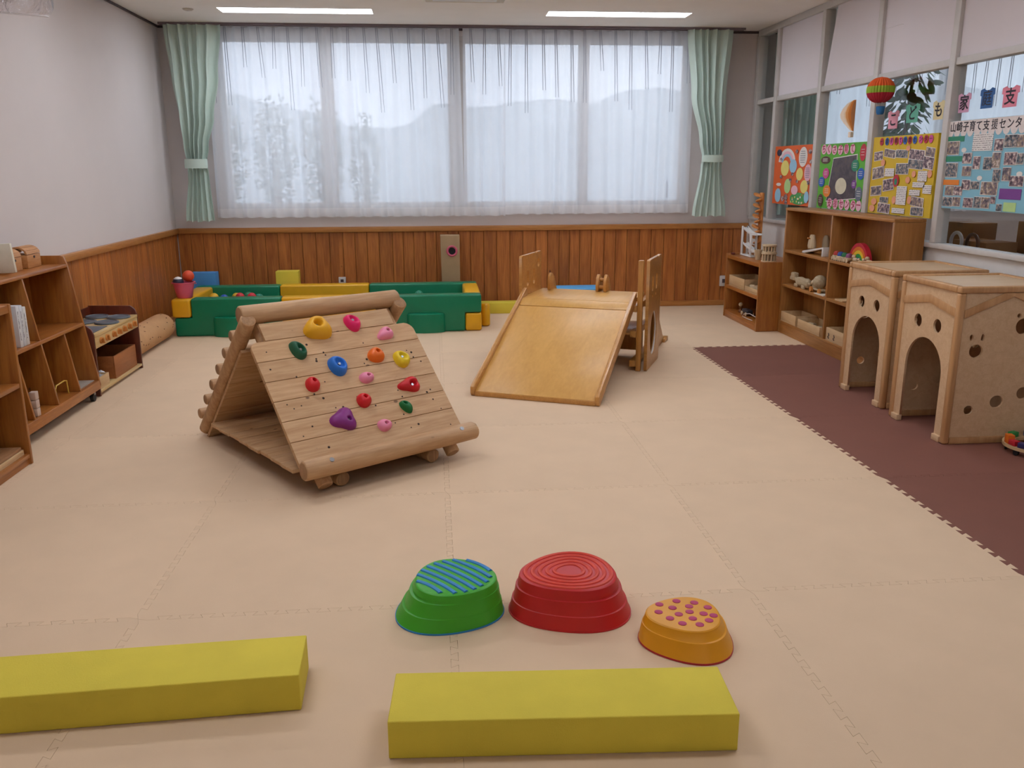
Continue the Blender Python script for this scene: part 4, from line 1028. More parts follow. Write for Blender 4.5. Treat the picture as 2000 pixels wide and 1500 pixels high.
# --- things in the tall shelf
t = thing('penguin_toy', 'pale wooden penguin toy standing on the ramp in the tall shelf', 'toy figure', (3.03, 6.75, 0.745))
MB().loft([[(3.03 + 0.030 * k * math.cos(a), 6.735 + 0.045 * k * math.sin(a), z) for a in [2 * PI * i / 20 for i in range(20)]] for z, k in ((0.7582, 0.9), (0.775, 1.05), (0.81, 0.95), (0.84, 0.72), (0.862, 0.62), (0.868, 0.3))]).build('body', m_toyw, t)
MB().obox((2.999, 6.735, 0.838), ((1, 0, -.3), (0, 1, 0), (.3, 0, 1)), (0.010, 0.008, 0.006)).build('beak', m_ort, t, 0.002)
t = thing('ghost_block', 'greyish wooden figure at the back beside the penguin toy', 'toy figure', (3.12, 6.70, 0.715))
MB().loft([[(3.12 + 0.024 * k * math.cos(a), 6.68 + 0.048 * k * math.sin(a), z) for a in [2 * PI * i / 20 for i in range(20)]] for z, k in ((0.7162, 0.9), (0.78, 1.0), (0.83, 0.9), (0.858, 0.6), (0.866, 0.2))]).build('body', mat('weathered_wood', '9a8468', 0.8), t)
t = thing('toy_ramp', 'small white ramp with a blue-grey underside in the tall shelf', 'toy ramp', (3.02, 6.64, 0.715))
MB().prism([(6.835, 0.7162), (6.835, 0.730), (6.455, 0.790), (6.455, 0.7162), (6.475, 0.7162), (6.475, 0.776), (6.79, 0.7162)], (2.995, 0, 0), (0, 1, 0), (0, 0, 1), (1, 0, 0), 0.075).build('ramp_body', m_white, t, 0.001)
# rainbow and wooden train
t = thing('rainbow_stacker', 'wooden rainbow stacker in red, orange, yellow and green in the tall shelf', 'rainbow toy', (3.08, 6.02, 0.715))
for k, c in enumerate(('c8283a', 'e8782a', 'eec02c', '3fa04a', '2a6fb4')):
    R, r = 0.142 - 0.026 * k, 0.142 - 0.026 * (k + 1) + 0.0012
    pts = [(6.015 + R * math.cos(a), 0.7162 + R * math.sin(a)) for a in [PI * i / 24 for i in range(25)]] + [(6.015 + r * math.cos(a), 0.7162 + r * math.sin(a)) for a in [PI * i / 24 for i in range(24, -1, -1)]]
    MB().prism(pts, (3.06, 0, 0), (0, 1, 0), (0, 0, 1), (1, 0, 0), 0.035).build('arch', mat('rainbow_' + c, c, 0.5), t)
cols = ('b83a30', '3454a0', '2c7a4a', '8a4a78')
for k in range(4):
    y = 6.235 - 0.066 * k
    t = thing('train_car', 'wooden train car with a %s load in front of the rainbow' % ('red', 'blue', 'green', 'purple')[k], 'toy train', (3.0, y, 0.715), 0, 'wooden train cars')
    MB().box(2.982, 3.024, y - 0.029, y + 0.029, 0.733, 0.752).build('chassis', m_toyw, t, 0.004)
    for yy in (y - 0.018, y + 0.018):
        for x in (2.976, 3.0245): MB().cyl((x, yy, 0.7303), (x + 0.005, yy, 0.7303), 0.014, n=14).build('wheel', m_toyw, t)
    MB().lathe([(0.022, 0), (0.024, 0.01), (0.018, 0.026), (0.001, 0.032)], (3.003, y, 0.7525), 16).build('load', mat('train_' + cols[k], cols[k], 0.5), t)
for k, (y, z, s) in enumerate(((5.93, 0.745, 1.1), (5.86, 0.735, 0.8), (5.79, 0.74, 0.9), (5.73, 0.75, 1.2), (5.66, 0.735, 0.8))):
    t = thing('toy_animal', 'small pale wooden animal, %s in the row right of the rainbow' % ('first', 'second', 'third', 'fourth', 'fifth')[k], 'toy animal', (3.0, y, 0.715), 0, 'row of wooden animals')
    for dy in (-0.014, 0.014): MB().cyl((3.0, y + dy * s, 0.7162), (3.0, y + dy * s, 0.7162 + 0.018 * s), 0.007 * s, n=10).build('leg', m_toyw, t)
    MB().loft([[(3.0 + 0.014 * s * kx * math.cos(a), y + yy * s, 0.7162 + 0.028 * s + 0.014 * s * kx * math.sin(a)) for a in [2 * PI * i / 12 for i in range(12)]] for yy, kx in ((-0.028, 0.3), (-0.024, 0.8), (0, 1), (0.022, 0.85), (0.028, 0.3))]).build('body', m_toyw, t)
    MB().sphere((3.0, y + 0.026 * s, 0.7162 + 0.046 * s), 0.013 * s, 12, 8).build('head', m_toyw, t)
# middle tier: wooden dog, ball creature, papers
m_dogw = wood('weathered_toy_wood', 'c8b494', 'a8906c', 'Y', 12, 0.6, 0.06)
t = thing('wooden_dog', 'pale jointed wooden dog lying in the middle tier of the tall shelf', 'toy dog', (3.02, 6.83, 0.425))
MB().loft([[(3.02 + 0.030 * k * math.cos(a), y, 0.4262 + 0.045 + 0.040 * k * math.sin(a)) for a in [2 * PI * i / 16 for i in range(16)]] for y, k in ((6.93, 0.4), (6.92, 0.85), (6.86, 1.05), (6.80, 0.9), (6.74, 1.05), (6.70, 0.8), (6.69, 0.3))]).build('body', m_dogw, t)
bx('head', m_dogw, t, 2.995, 3.04, 6.955, 7.03, 0.468, 0.535, 0.012, 3); bx('muzzle', m_dogw, t, 3.0, 3.035, 7.03, 7.055, 0.47, 0.50, 0.006)
for y in (6.90, 6.76): bx('leg', m_dogw, t, 2.985, 3.0, y - 0.03, y + 0.03, 0.4262, 0.455, 0.006)
bx('tail', m_dogw, t, 3.0, 3.03, 6.645, 6.69, 0.47, 0.485, 0.004); bx('neck', m_dogw, t, 3.0, 3.035, 6.92, 6.96, 0.47, 0.50, 0.004)
t = thing('snail_toy', 'wooden snail toy with a round shell and orange wheels in the tall shelf', 'toy snail', (3.03, 6.54, 0.425))
MB().sphere((3.03, 6.535, 0.5105), 0.054, 24, 14).build('shell', m_dogw, t)
for y in (6.605, 6.455): MB().cyl((2.985, y, 0.4475), (3.0, y, 0.4475), 0.021, n=18).build('wheel', m_ort, t)
bx('base', m_dogw, t, 3.0, 3.05, 6.44, 6.63, 0.445, 0.458, 0.003); MB().sphere((3.02, 6.62, 0.495), 0.024, 14, 8).build('head', m_dogw, t); MB().cyl((3.02, 6.615, 0.455), (3.02, 6.62, 0.48), 0.012).build('neck', m_dogw, t)
o = MB().box(2.97, 3.06, 6.33, 6.50, 0.4257, 0.432).build('paper_stack', mat('paper', 'd8cdbc', 0.8), None); tag(o, 'thin stack of cream paper beside the snail toy', 'paper')
o = MB().box(2.972, 3.10, 6.02, 6.14, 0.4257, 0.437).build('wooden_tray', m_ply, None, 0.002); tag(o, 'thin pale board on the middle right tier of the tall shelf', 'board')
# bottom tier boxes
open_box('wooden_box', 'left pale wooden crate on the bottom tier of the tall shelf', 2.972, 3.16, 6.81, 7.115, 0.1055, 0.082, m_ply, group='pale wooden boxes')
open_box('wooden_box', 'right pale wooden crate on the bottom tier of the tall shelf', 2.972, 3.16, 6.35, 6.765, 0.1055, 0.072, m_ply, group='pale wooden boxes')
b = open_box('wooden_box', 'pale crate with toy keys on its front beside the spotted playhouse', 2.972, 3.15, 5.92, 6.235, 0.1055, 0.098, m_ply, group='pale wooden boxes')
for y in (6.19, 6.10):
    MB().tube([(2.970, y, 0.165), (2.9685, y - 0.015, 0.15), (2.9685, y + 0.005, 0.138), (2.9685, y - 0.012, 0.126)], 0.003, 6).build('key', m_dark, b)
for k in range(4):
    o = MB().obox((3.03 + 0.03 * (k % 2), 6.42 + 0.09 * k, 0.135), ((1, 0.3 * k - .4, 0), (-.3 * k + .4, 1, 0), (0, 0, 1)), (0.02, 0.035, 0.02)).build('toy_block', m_dogw, None, 0.003); tag(o, 'worn wooden block lying in the right crate of the tall shelf', 'toy block', 'blocks in the right crate')

# ------------------------------------------------------------------ playhouses
m_hpan = wood('playhouse_birch_ply', 'dfbd96', 'd3ad84', 'Z', 10, 0.5, 0.03)
m_hpos = wood('playhouse_beech_frame', 'cfa070', 'bd8c5c', 'Z', 7, 0.45, 0.04)
m_htop = wood('playhouse_top_ply', 'dabb96', 'cfae88', 'X', 9, 0.4, 0.03)
def house(label, x0, y0, side_holes, lw=0.572, dw=0.548, HT=0.815):
    x1, y1 = x0 + lw, y0 + dw; cy = (y0 + y1) / 2
    t = thing('playhouse', label, 'playhouse', ((x0 + x1) / 2, cy, 0), 0, 'spotted wooden playhouses')
    pw = 0.036
    for px, py in ((x0, y0), (x1 - pw, y0), (x0, y1 - pw), (x1 - pw, y1 - pw)): bx('corner_post', m_hpos, t, px, px + pw, py, py + pw, 0.001, HT - 0.034, 0.010, 3)
    for y in (y0, y1 - pw): bx('top_rail', m_hpos, t, x0, x1, y, y + pw, HT - 0.0335, HT, 0.008, 3)
    for x in (x0, x1 - pw): bx('top_rail', m_hpos, t, x, x + pw, y0 + pw + 0.0005, y1 - pw - 0.0005, HT - 0.0335, HT, 0.008, 3)
    bx('roof_panel', m_htop, t, x0 + pw, x1 - pw, y0 + pw, y1 - pw, HT - 0.018, HT - 0.008)
    # front with doorway and two eyes; plate coordinates: local x = -Y
    a, b = y0 + pw, y1 - pw
    dl, dr, spring, top = cy + 0.172, cy - 0.172, 0.335, 0.510
    door = [(-(cy + 0.172), 0.032)] + [(-(cy + 0.172 * math.cos(PI * i / 20)), spring + (top - spring) * math.sin(PI * i / 20)) for i in range(21)] + [(-(cy - 0.172), 0.032)]
    outer = [(-b, 0.034), (-(cy + 0.172), 0.034)] + door[1:-1] + [(-(cy - 0.172), 0.034), (-a, 0.034), (-a, HT - 0.034), (-b, HT - 0.034)]
    me = curve_mesh('front_panel', outer, [ell(-(cy + 0.091), 0.588, 0.036, 0.036), ell(-(cy - 0.091), 0.588, 0.036, 0.036)], 0.012)
    place('front_panel', me, m_hpan, t, (x0 + 0.016, 0, 0), FACE_W)
    bx('foot_strip', m_hpan, t, x0 - 0.004, x0 + 0.026, cy + 0.172, y1 - pw - 0.0005, 0.001, 0.0335, 0.003); bx('foot_strip', m_hpan, t, x0 - 0.004, x0 + 0.026, y0 + pw + 0.0005, cy - 0.172, 0.001, 0.0335, 0.003)
    g = [(a, 0.660), (cy, 0.700), (b, 0.660), (b, 0.702), (cy, 0.742), (a, 0.702)]
    MB().prism(g, (x0 + 0.004, 0, 0), (0, 1, 0), (0, 0, 1), (1, 0, 0), 0.0058).build('gable_trim', m_hpos, t, 0.001)
    # sides and back
    cx = (x0 + x1) / 2
    for k, y in enumerate((y0 + 0.016, y1 - 0.016)):
        me = curve_mesh('side_panel', [(x0 + pw, 0.036), (x1 - pw, 0.036), (x1 - pw, HT - 0.034), (x0 + pw, HT - 0.034)], side_holes(x0), 0.012)
        place('side_panel', me, m_hpan, t, (0, y, 0), FACE_S)
        s = 1 if k else -1
        ya = y1 - 0.010 if k else y0 + 0.0042
        MB().prism([(x0 + pw, 0.655), (cx, 0.762), (x1 - pw, 0.655), (x1 - pw, 0.697), (cx + 0.05, 0.780), (cx - 0.05, 0.780), (x0 + pw, 0.697)], (0, ya, 0), (1, 0, 0), (0, 0, 1), (0, 1, 0), 0.0055).build('gable_trim', m_hpos, t, 0.001)
        bx('foot_strip', m_hpos, t, x0 + pw + 0.0005, x1 - pw - 0.0005, y0 + 0.001 if not k else y1 - 0.028, y0 + 0.028 if not k else y1 - 0.001, 0.001, 0.0355, 0.003)
    bx('back_panel', m_hpan, t, x1 - 0.022, x1 - 0.010, y0 + pw, y1 - pw, 0.004, HT - 0.034)
    return t
def holes_a(x0): return [ell(x0 + 0.123, 0.488, 0.036, 0.034), ell(x0 + 0.092, 0.557, 0.010, 0.017), ell(x0 + 0.152, 0.557, 0.010, 0.017), ell(x0 + 0.124, 0.179, 0.025, 0.024),
    ell(x0 + 0.270, 0.220, 0.036, 0.033), ell(x0 + 0.355, 0.610, 0.036, 0.040), ell(x0 + 0.33, 0.665, 0.011, 0.012), ell(x0 + 0.38, 0.668, 0.011, 0.012), ell(x0 + 0.405, 0.262, 0.032, 0.032), ell(x0 + 0.46, 0.42, 0.03, 0.03)]
house('pale wooden playhouse with arched door, the nearer one of the pair', 2.577, 3.992, holes_a)
house('pale wooden playhouse with arched door, farther one next to the tall shelf', 2.600, 4.668, holes_a)

# ------------------------------------------------------------------ ring pull toy at the right edge
t = thing('ring_toy', 'wooden ring toy on black wheels carrying coloured blocks at the right edge', 'toy', (2.965, 3.835, 0))
cx, cy_, RO, RI = 2.968, 3.830, 0.150, 0.108
pts = [(RO * math.cos(a), RO * math.sin(a)) for a in [2 * PI * i / 48 for i in range(48)]]
me = curve_mesh('ring_board', pts, [[(RI * math.cos(a), RI * math.sin(a)) for a in [2 * PI * i / 40 for i in range(40)]]], 0.016)
o = link('ring_board', me, m_ply, t); o.matrix_parent_inverse = Matrix(); o.location = Vector((cx, cy_, 0.038)) - t.location
m_blk = mat('black_rubber', '1c1a1c', 0.6)
for k in range(8):
    a = 2 * PI * k / 8 + 0.25; c = Vector((cx + 0.130 * math.cos(a), cy_ + 0.130 * math.sin(a), 0.0155)); d = Vector((math.cos(a), math.sin(a), 0))
    MB().cyl(c - d * 0.006, c + d * 0.006, 0.0145, n=14).build('wheel', m_blk, t)
bc = ['2a8a44', '2456a8', '2f2a60', 'c02430', 'e0701c', '2456a8', '2a8a44', 'eec02c', '7a3aa0', '2a8a44', '2456a8', 'c02430']
a0s = [255, 232, 208, 186, 168, 70, 108, 40, 10, 335, 300, 278]
for k, c in enumerate(bc):
    a = math.radians(a0s[k]); p = Vector((cx + 0.129 * math.cos(a), cy_ + 0.129 * math.sin(a), 0.0))
    rad = Vector((math.cos(a), math.sin(a), 0)); tan = Vector((-math.sin(a), math.cos(a), 0))
    hh = 0.022 if k == 4 else 0.013
    b = MB().obox(p + Vector((0, 0, 0.0462 + hh)), (rad, tan, (0, 0, 1)), (0.016, 0.021, hh)).build('toy_block', mat('block_' + c, c, 0.45), t, 0.002)

# ------------------------------------------------------------------ left side: slanted mid shelf on casters
t = thing('toy_rack', 'orange wood toy rack with slanted sides on casters against the left wall', 'shelf', (-2.3, 4.84, 0))
XB = XL + 0.024
def fx_(z): return -2.114 - 0.148 * (z - 0.09)        # slanted front line
A, B = 4.24, 5.44
sidep = [(XB, 0.062), (fx_(0.06) - 0.012, 0.062), (fx_(0.09), 0.085), (fx_(0.84), 0.842), (fx_(0.87) - 0.01, 0.885), (fx_(0.87) - 0.03, 0.892), (XB, 0.892)]
for y in (A, B - 0.02): MB().prism(sidep, (0, y, 0), (1, 0, 0), (0, 0, 1), (0, 1, 0), 0.02).build('side_panel', m_shv, t, 0.003)
def board(nm, z, th, y0, y1, m=m_shw):
    MB().prism([(XB + 0.009, z), (fx_(z), z), (fx_(z + th), z + th), (XB + 0.009, z + th)], (0, y0, 0), (1, 0, 0), (0, 0, 1), (0, 1, 0), y1 - y0).build(nm, m, t, 0.002)
board('top', 0.822, 0.020, A + 0.0205, B - 0.0205); board('shelf_board', 0.462, 0.020, A + 0.0205, B - 0.0205); board('bottom_board', 0.097, 0.018, A + 0.0205, B - 0.0205)
MB().prism([(fx_(0.06) - 0.022, 0.062), (fx_(0.06) - 0.002, 0.062), (fx_(0.11), 0.113), (fx_(0.11) - 0.02, 0.113)], (0, A + 0.0205, 0), (1, 0, 0), (0, 0, 1), (0, 1, 0), B - A - 0.041).build('kick_board', m_shw, t, 0.002)
bx('back_panel', m_shv, t, XB, XB + 0.0085, A + 0.0205, B - 0.0205, 0.07, 0.89)
for y, z0, z1 in ((4.832, 0.4825, 0.8215), (4.535, 0.1155, 0.4615), (4.832, 0.1155, 0.4615), (5.136, 0.1155, 0.4615)):
    MB().prism([(XB + 0.009, z0), (fx_(z0) - 0.004, z0), (fx_(z1) - 0.004, z1), (XB + 0.009, z1)], (0, y, 0), (1, 0, 0), (0, 0, 1), (0, 1, 0), 0.016).build('divider', m_shv, t, 0.002)
for y in (A + 0.08, B - 0.10):
    for x in (-2.135, -2.42):
        c = MB().cyl((x - 0.010, y, 0.026), (x + 0.010, y, 0.026), 0.025, n=20).build('caster', m_blk, t); MB().box(x - 0.014, x + 0.014, y - 0.012, y + 0.012, 0.042, 0.0618).build('caster_fork', m_steel, c)
# things on the rack
def chest(label, y0, y1, x0, x1, z):
    c = thing('treasure_chest', label, 'toy chest', ((x0 + x1) / 2, (y0 + y1) / 2, z), 0, 'wooden toy chests'); z += 0.001
    bx('box', m_toyc, c, x0, x1, y0, y1, z, z + 0.075, 0.003)
    r = (x1 - x0) / 2; cxx = (x0 + x1) / 2
    for k in range(6):
        a0, a1 = PI * k / 6 + 0.02, PI * (k + 1) / 6 - 0.02
        P = [(cxx + r * math.cos(a), z + 0.077 + 0.045 * math.sin(a)) for a in (a0, (a0 + a1) / 2, a1)] + [(cxx + (r - 0.01) * math.cos(a), z + 0.077 + 0.036 * math.sin(a)) for a in (a1, (a0 + a1) / 2, a0)]
        MB().prism(P, (0, y0, 0), (1, 0, 0), (0, 0, 1), (0, 1, 0), y1 - y0).build('lid_slat', m_toyc, c)
    MB().cyl((x1, (y0 + y1) / 2, z + 0.060), (x1 + 0.004, (y0 + y1) / 2, z + 0.060), 0.007, n=12).build('latch', m_dark, c)
m_toyc = wood('chest_pine', 'cf9660', 'b57a44', 'Y', 10, 0.5, 0.05)
chest('wooden toy treasure chest nearer the end of the toy rack top', 5.175, 5.345, -2.45, -2.335, 0.842)
chest('wooden toy treasure chest on the toy rack beside a white book', 4.945, 5.105, -2.45, -2.335, 0.842)
o = MB().obox((-2.335, 4.862, 0.930), ((1, 0, 0.05), (0, 1, 0.05), (-0.05, -0.05, 1)), (0.07, 0.010, 0.078)).build('picture_book', mat('book_cream', 'dcd4c0', 0.6), None, 0.001); tag(o, 'cream book standing upright on top of the toy rack', 'book')
for k, (y, hh, c) in enumerate(((4.655, 0.222, 'd4d2d4'), (4.690, 0.218, 'cfd0d6'), (4.727, 0.205, 'd8d4d0'))):
    o = thing('binder', ('white binder left of three in the toy rack', 'white binder in the middle of three in the toy rack', 'white binder right of three in the toy rack')[k], 'binder', (-2.28, y, 0.482), 0, 'white binders in the toy rack')
    bx('cover', mat('binder_' + c, c, 0.5), o, -2.40, -2.186, y - 0.0165, y + 0.0165, 0.4828, 0.4828 + hh, 0.003)
    bx('spine_label', print_mat('binder_label', 'd8d6d6', '4a4a58', 60) if 'binder_label' not in MATS else MATS['binder_label'], o, -2.186, -2.1855, y - 0.009, y + 0.009, 0.52, 0.4828 + hh - 0.03)
o = MB().tube([(-2.16, 4.90, 0.1175), (-2.16, 4.905, 0.19), (-2.165, 4.93, 0.203), (-2.17, 5.05, 0.203), (-2.172, 5.085, 0.195), (-2.172, 5.095, 0.1175)], 0.004, 8).build('wire_stand', mat('yellow_wire', 'd8b24a', 0.4), None); tag(o, 'bent yellow wire stand in the lower middle bay of the toy rack', 'wire stand')
t2 = thing('toy_block_tower', 'stacked pale toy blocks in the lower bay of the toy rack', 'toy blocks', (-2.15, 4.62, 0.1155))
for k in range(3): MB().box(-2.165, -2.13, 4.592, 4.632, 0.1163 + 0.045 * k, 0.160 + 0.045 * k).build('block', mat('pale_pink_block', 'cdb4a4', 0.6), t2, 0.003)
o = MB().box(-2.38, -2.14, 5.18, 5.40, 0.1158, 0.121).build('picture_board', mat('grey_board', 'a89c90', 0.5), None); o2 = tag(o, 'flat grey board lying in the end bay of the toy rack', 'board')

# near shelf at the left edge
t = thing('open_shelf', 'open orange wood shelf cut off by the left edge of the picture', 'shelf', (-2.2, 3.6, 0))
XF, A, B, HT = -1.985, 3.0, 4.170, 0.786
for y in (A, B - 0.022): bx('side_panel', m_shv, t, XB + 0.0, XF, y, y + 0.022, 0.001, HT, 0.004)
for z0, z1 in ((HT - 0.04, HT - 0.004), (0.385, 0.407), (0.035, 0.055)): bx('shelf_board', m_shw, t, XB + 0.009, XF - 0.003, A + 0.0225, B - 0.0225, z0, z1, 0.002)
bx('plinth', m_shw, t, XF - 0.03, XF - 0.012, A + 0.0225, B - 0.0225, 0.001, 0.0345)
bx('back_panel', m_shv, t, XB, XB + 0.0085, A + 0.0225, B - 0.0225, 0.001, HT - 0.002)
open_box('toy_tray', 'shallow wooden tray on the bottom board of the open shelf', -2.40, -2.005, 3.75, 4.13, 0.055, 0.026, m_ply, 0.008, cat='tray')
o = MB().box(-2.38, -2.01, 3.78, 4.12, 0.0815, 0.098).build('puzzle_board', wood('puzzle_wood', 'b98a60', '9a6c46', 'Y', 8), None, 0.002); tag(o, 'brown puzzle board lying on the shallow tray', 'puzzle')
o = MB().lathe([(0.001, 0), (0.03, 0.0), (0.045, 0.01), (0.05, 0.024), (0.001, 0.03)], (-2.15, 3.90, 0.0982), 20).build('wooden_toy', m_ort, None); tag(o, 'small round orange toy on the puzzle board', 'toy')

# ------------------------------------------------------------------ toy kitchen
m_mah = wood('dark_red_wood', '6b2c16', '521f0e', 'Z', 7, 0.4, 0.04, 0, 0.2)
m_ktop = wood('kitchen_maple', 'dcbc86', 'cca76c', 'Y', 6, 0.4, 0.03, 0, 0.2)
m_burn = mat('burner_grey', '5d636c', 0.45)
t = thing('toy_kitchen', 'toy stove with four grey burners and wooden knobs against the left wall', 'toy kitchen', (-2.3, 5.85, 0))
A, B, XF = 5.452, 6.275, -2.132
side = [(XB, 0.001), (XF, 0.001), (XF, 0.395), (XF - 0.012, 0.43), (XF - 0.04, 0.456), (XB, 0.462)]
for y in (A, B - 0.018): MB().prism(side, (0, y, 0), (1, 0, 0), (0, 0, 1), (0, 1, 0), 0.018).build('side_panel', m_mah, t, 0.003)
bx('back_panel', m_mah, t, XB, XB + 0.012, A + 0.0185, B - 0.0185, 0.03, 0.455)
bx('worktop', m_ktop, t, XB + 0.0125, XF + 0.004, A + 0.0185, B - 0.0185, 0.376, 0.394, 0.003)
bx('control_panel', m_ktop, t, XF - 0.016, XF, A + 0.0185, B - 0.0185, 0.304, 0.3755, 0.002)
bx('bottom_board', m_ktop, t, XB + 0.0125, XF, A + 0.0185, B - 0.0185, 0.020, 0.036, 0.002)
for k in range(7):
    y = 5.56 + 0.099 * k + (0.02 if k > 1 else 0)
    o = MB().cyl((XF, y, 0.342), (XF + 0.010, y, 0.342), 0.021, n=20).build('knob', m_ort, t); MB().obox((XF + 0.016, y, 0.342), ((1, 0, 0), (0, 1, 0.5), (0, -0.5, 1)), (0.008, 0.006, 0.02)).build('knob_grip', m_ort, o, 0.003)
for x, y in ((-2.22, 5.90), (-2.375, 5.93), (-2.22, 6.12), (-2.375, 6.15)):
    MB().lathe([(0.001, 0.0005), (0.075, 0.0005), (0.078, 0.004), (0.074, 0.013), (0.064, 0.015), (0.060, 0.010), (0.001, 0.009)], (x + 0.01, y, 0.394), 28).build('burner', m_burn, t)
bx('sink_plate', m_burn, t, -2.40, -2.16, 5.50, 5.77, 0.3945, 0.399, 0.002)
open_box('brown_box', 'brown wooden box on the lower board of the toy stove', -2.42, -2.150, 5.79, 6.21, 0.036, 0.150, wood('box_brown', 'a8683a', '92562c', 'Y', 5), 0.01)
t2 = open_box('paper_tray', 'cream tray with crumpled white plastic at the foot of the toy stove', -2.40, -2.145, 5.49, 5.66, 0.036, 0.075, m_ply, 0.008)
vs, fs = [], []; rgp = random.Random(4)
for i in range(9):
    for j in range(9): vs.append((-2.33 + 0.022 * i, 5.565 + 0.0135 * j, 0.09 + 0.038 * math.sin(i * 0.8) * math.sin(j * 0.55) + rgp.uniform(-.006, .008)))
for i in range(8):
    for j in range(8): fs.append((i * 9 + j, i * 9 + j + 1, (i + 1) * 9 + j + 1, (i + 1) * 9 + j))
MB().add(vs, fs).build('plastic_bag', mat('white_plastic_film', 'e4e4e8', 0.25), t2)
# speckled bolster
t = thing('bolster', 'tan bolster cushion with brown dashes lying along the left wall', 'bolster', (-2.33, 6.9, 0))
m_bol = mat('tan_fabric', 'c99a6c', 0.85, 0.05, 10, 0.1)
prof = [(0.001, 0), (0.06, 0.002), (0.088, 0.012), (0.104, 0.034), (0.107, 0.07), (0.107, 1.08), (0.104, 1.115), (0.088, 1.137), (0.06, 1.147), (0.001, 1.149)]
MB().loft([[(-2.325 + r * math.cos(a), 6.29 + z, 0.109 + r * math.sin(a)) for a in [2 * PI * i / 32 for i in range(32)]] for r, z in prof]).build('cushion', m_bol, t)
m_dash = mat('brown_dash', '6a4428', 0.85); rgd = random.Random(9)
for k in range(44):
    a = math.radians(rgd.uniform(-25, 125)); y = rgd.uniform(6.34, 7.40); c = Vector((-2.325 + 0.1065 * math.cos(a), y, 0.109 + 0.1065 * math.sin(a)))
    nrm = Vector((math.cos(a), 0, math.sin(a))); ta = Vector((-math.sin(a), 0, math.cos(a))); d = (Vector((0, 1, 0)) + ta * rgd.uniform(-.6, .6)).normalized()
    MB().obox(c, (d, nrm.cross(d), nrm), (0.010, 0.0032, 0.001)).build('dash_print', m_dash, t, smooth=False)

# ------------------------------------------------------------------ ceiling things
t = thing('ceiling_air_conditioner', 'beige ceiling cassette air conditioner at the top edge of the picture', 'air conditioner', (0.275, 6.75, H - 0.035))
bx('grille_frame', mat('aircon_beige', 'cdbfa4', 0.5), t, -0.03 - 0.0, 0.585, 6.33, 7.20, H - 0.034, H - 0.001, 0.01, 3)
bx('louvre', m_white, t, 0.03, 0.52, 7.02, 7.12, H - 0.040, H - 0.0345, 0.002); bx('louvre', m_white, t, 0.03, 0.52, 6.42, 6.52, H - 0.040, H - 0.0345, 0.002)
t = thing('smoke_detector', 'round flat white detector on the ceiling left of the light', 'detector', (-1.98, 7.805, H))
MB().lathe([(0.001, -0.014), (0.030, -0.013), (0.040, -0.008), (0.045, -0.0005), (0.001, -0.0005)], (-1.98, 7.805, H), 28).build('cap', mat('detector_white', 'c8bcae', 0.5), t)
MB().lathe([(0.001, -0.019), (0.012, -0.018), (0.014, -0.0142), (0.001, -0.0142)], (-1.98, 7.805, H), 16).build('sensor', m_frame, t)
# clear plastic sheet hanging at top left
m_film = glass_mat('clear_film', (0.95, 0.94, 0.95), 0.16, 0.16)
_t = m_film.node_tree
_tc = _t.nodes.new('ShaderNodeTexCoord'); _nz = _t.nodes.new('ShaderNodeTexNoise'); _nz.inputs['Scale'].default_value = 11; _nz.inputs['Detail'].default_value = 3; _nz.inputs['Distortion'].default_value = 1.2
_bp = _t.nodes.new('ShaderNodeBump'); _bp.inputs['Strength'].default_value = 1.0; _bp.inputs['Distance'].default_value = 0.06
_t.links.new(_tc.outputs['Object'], _nz.inputs['Vector']); _t.links.new(_nz.outputs['Fac'], _bp.inputs['Height'])
for _n in _t.nodes:
    if _n.type in ('BSDF_GLOSSY', 'LAYER_WEIGHT'): _t.links.new(_bp.outputs['Normal'], _n.inputs['Normal'])
t = thing('plastic_bag', 'crumpled clear plastic bag hanging from the ceiling at the top left corner', 'plastic bag', (-2.0, 4.02, 2.02))
vs, fs = [], []; n, m = 24, 64
for j in range(n + 1):
    v = j / n
    for i in range(m):
        a = 2 * PI * i / m; k = (0.30 + 0.70 * min(1, v * 2.2)) * (1 if v < 0.97 else 0.97)
        x = 0.42 * math.cos(a) * k; y = 0.07 * math.sin(a) * k * (1 - 0.55 * v)
        rr = 0.012 * math.sin(5 * a + 9 * v) + 0.006 * math.sin(11 * a - 13 * v)
        vs.append((-2.0 + x + rr * 0.5, 4.02 + y + rr + 0.02 * math.sin(7 * v + 3 * a), 2.60 - 0.55 * v + 0.012 * math.sin(2 * a + 1) * v - 0.035 * math.cos(a) * v))
for j in range(n):
    for i in range(m): fs.append((j * m + i, j * m + (i + 1) % m, (j + 1) * m + (i + 1) % m, (j + 1) * m + i))
MB().add(vs, fs).build('film', m_film, t, angle=3.0)
MB().tube([(-2.0 + (0.42 * 0.97) * math.cos(b_), 4.02 + 0.03 * math.sin(b_), 2.05 - 0.035 * math.cos(b_)) for b_ in [2 * PI * i / 40 for i in range(40)]], 0.0022, 6, True).build('bag_hem', mat('film_hem', 'e6e2e4', 0.25), t)
MB().tube([(-2.0, 4.02, 2.585), (-2.0, 4.02, H - 0.001)], 0.004, 6).build('string', m_white, t)

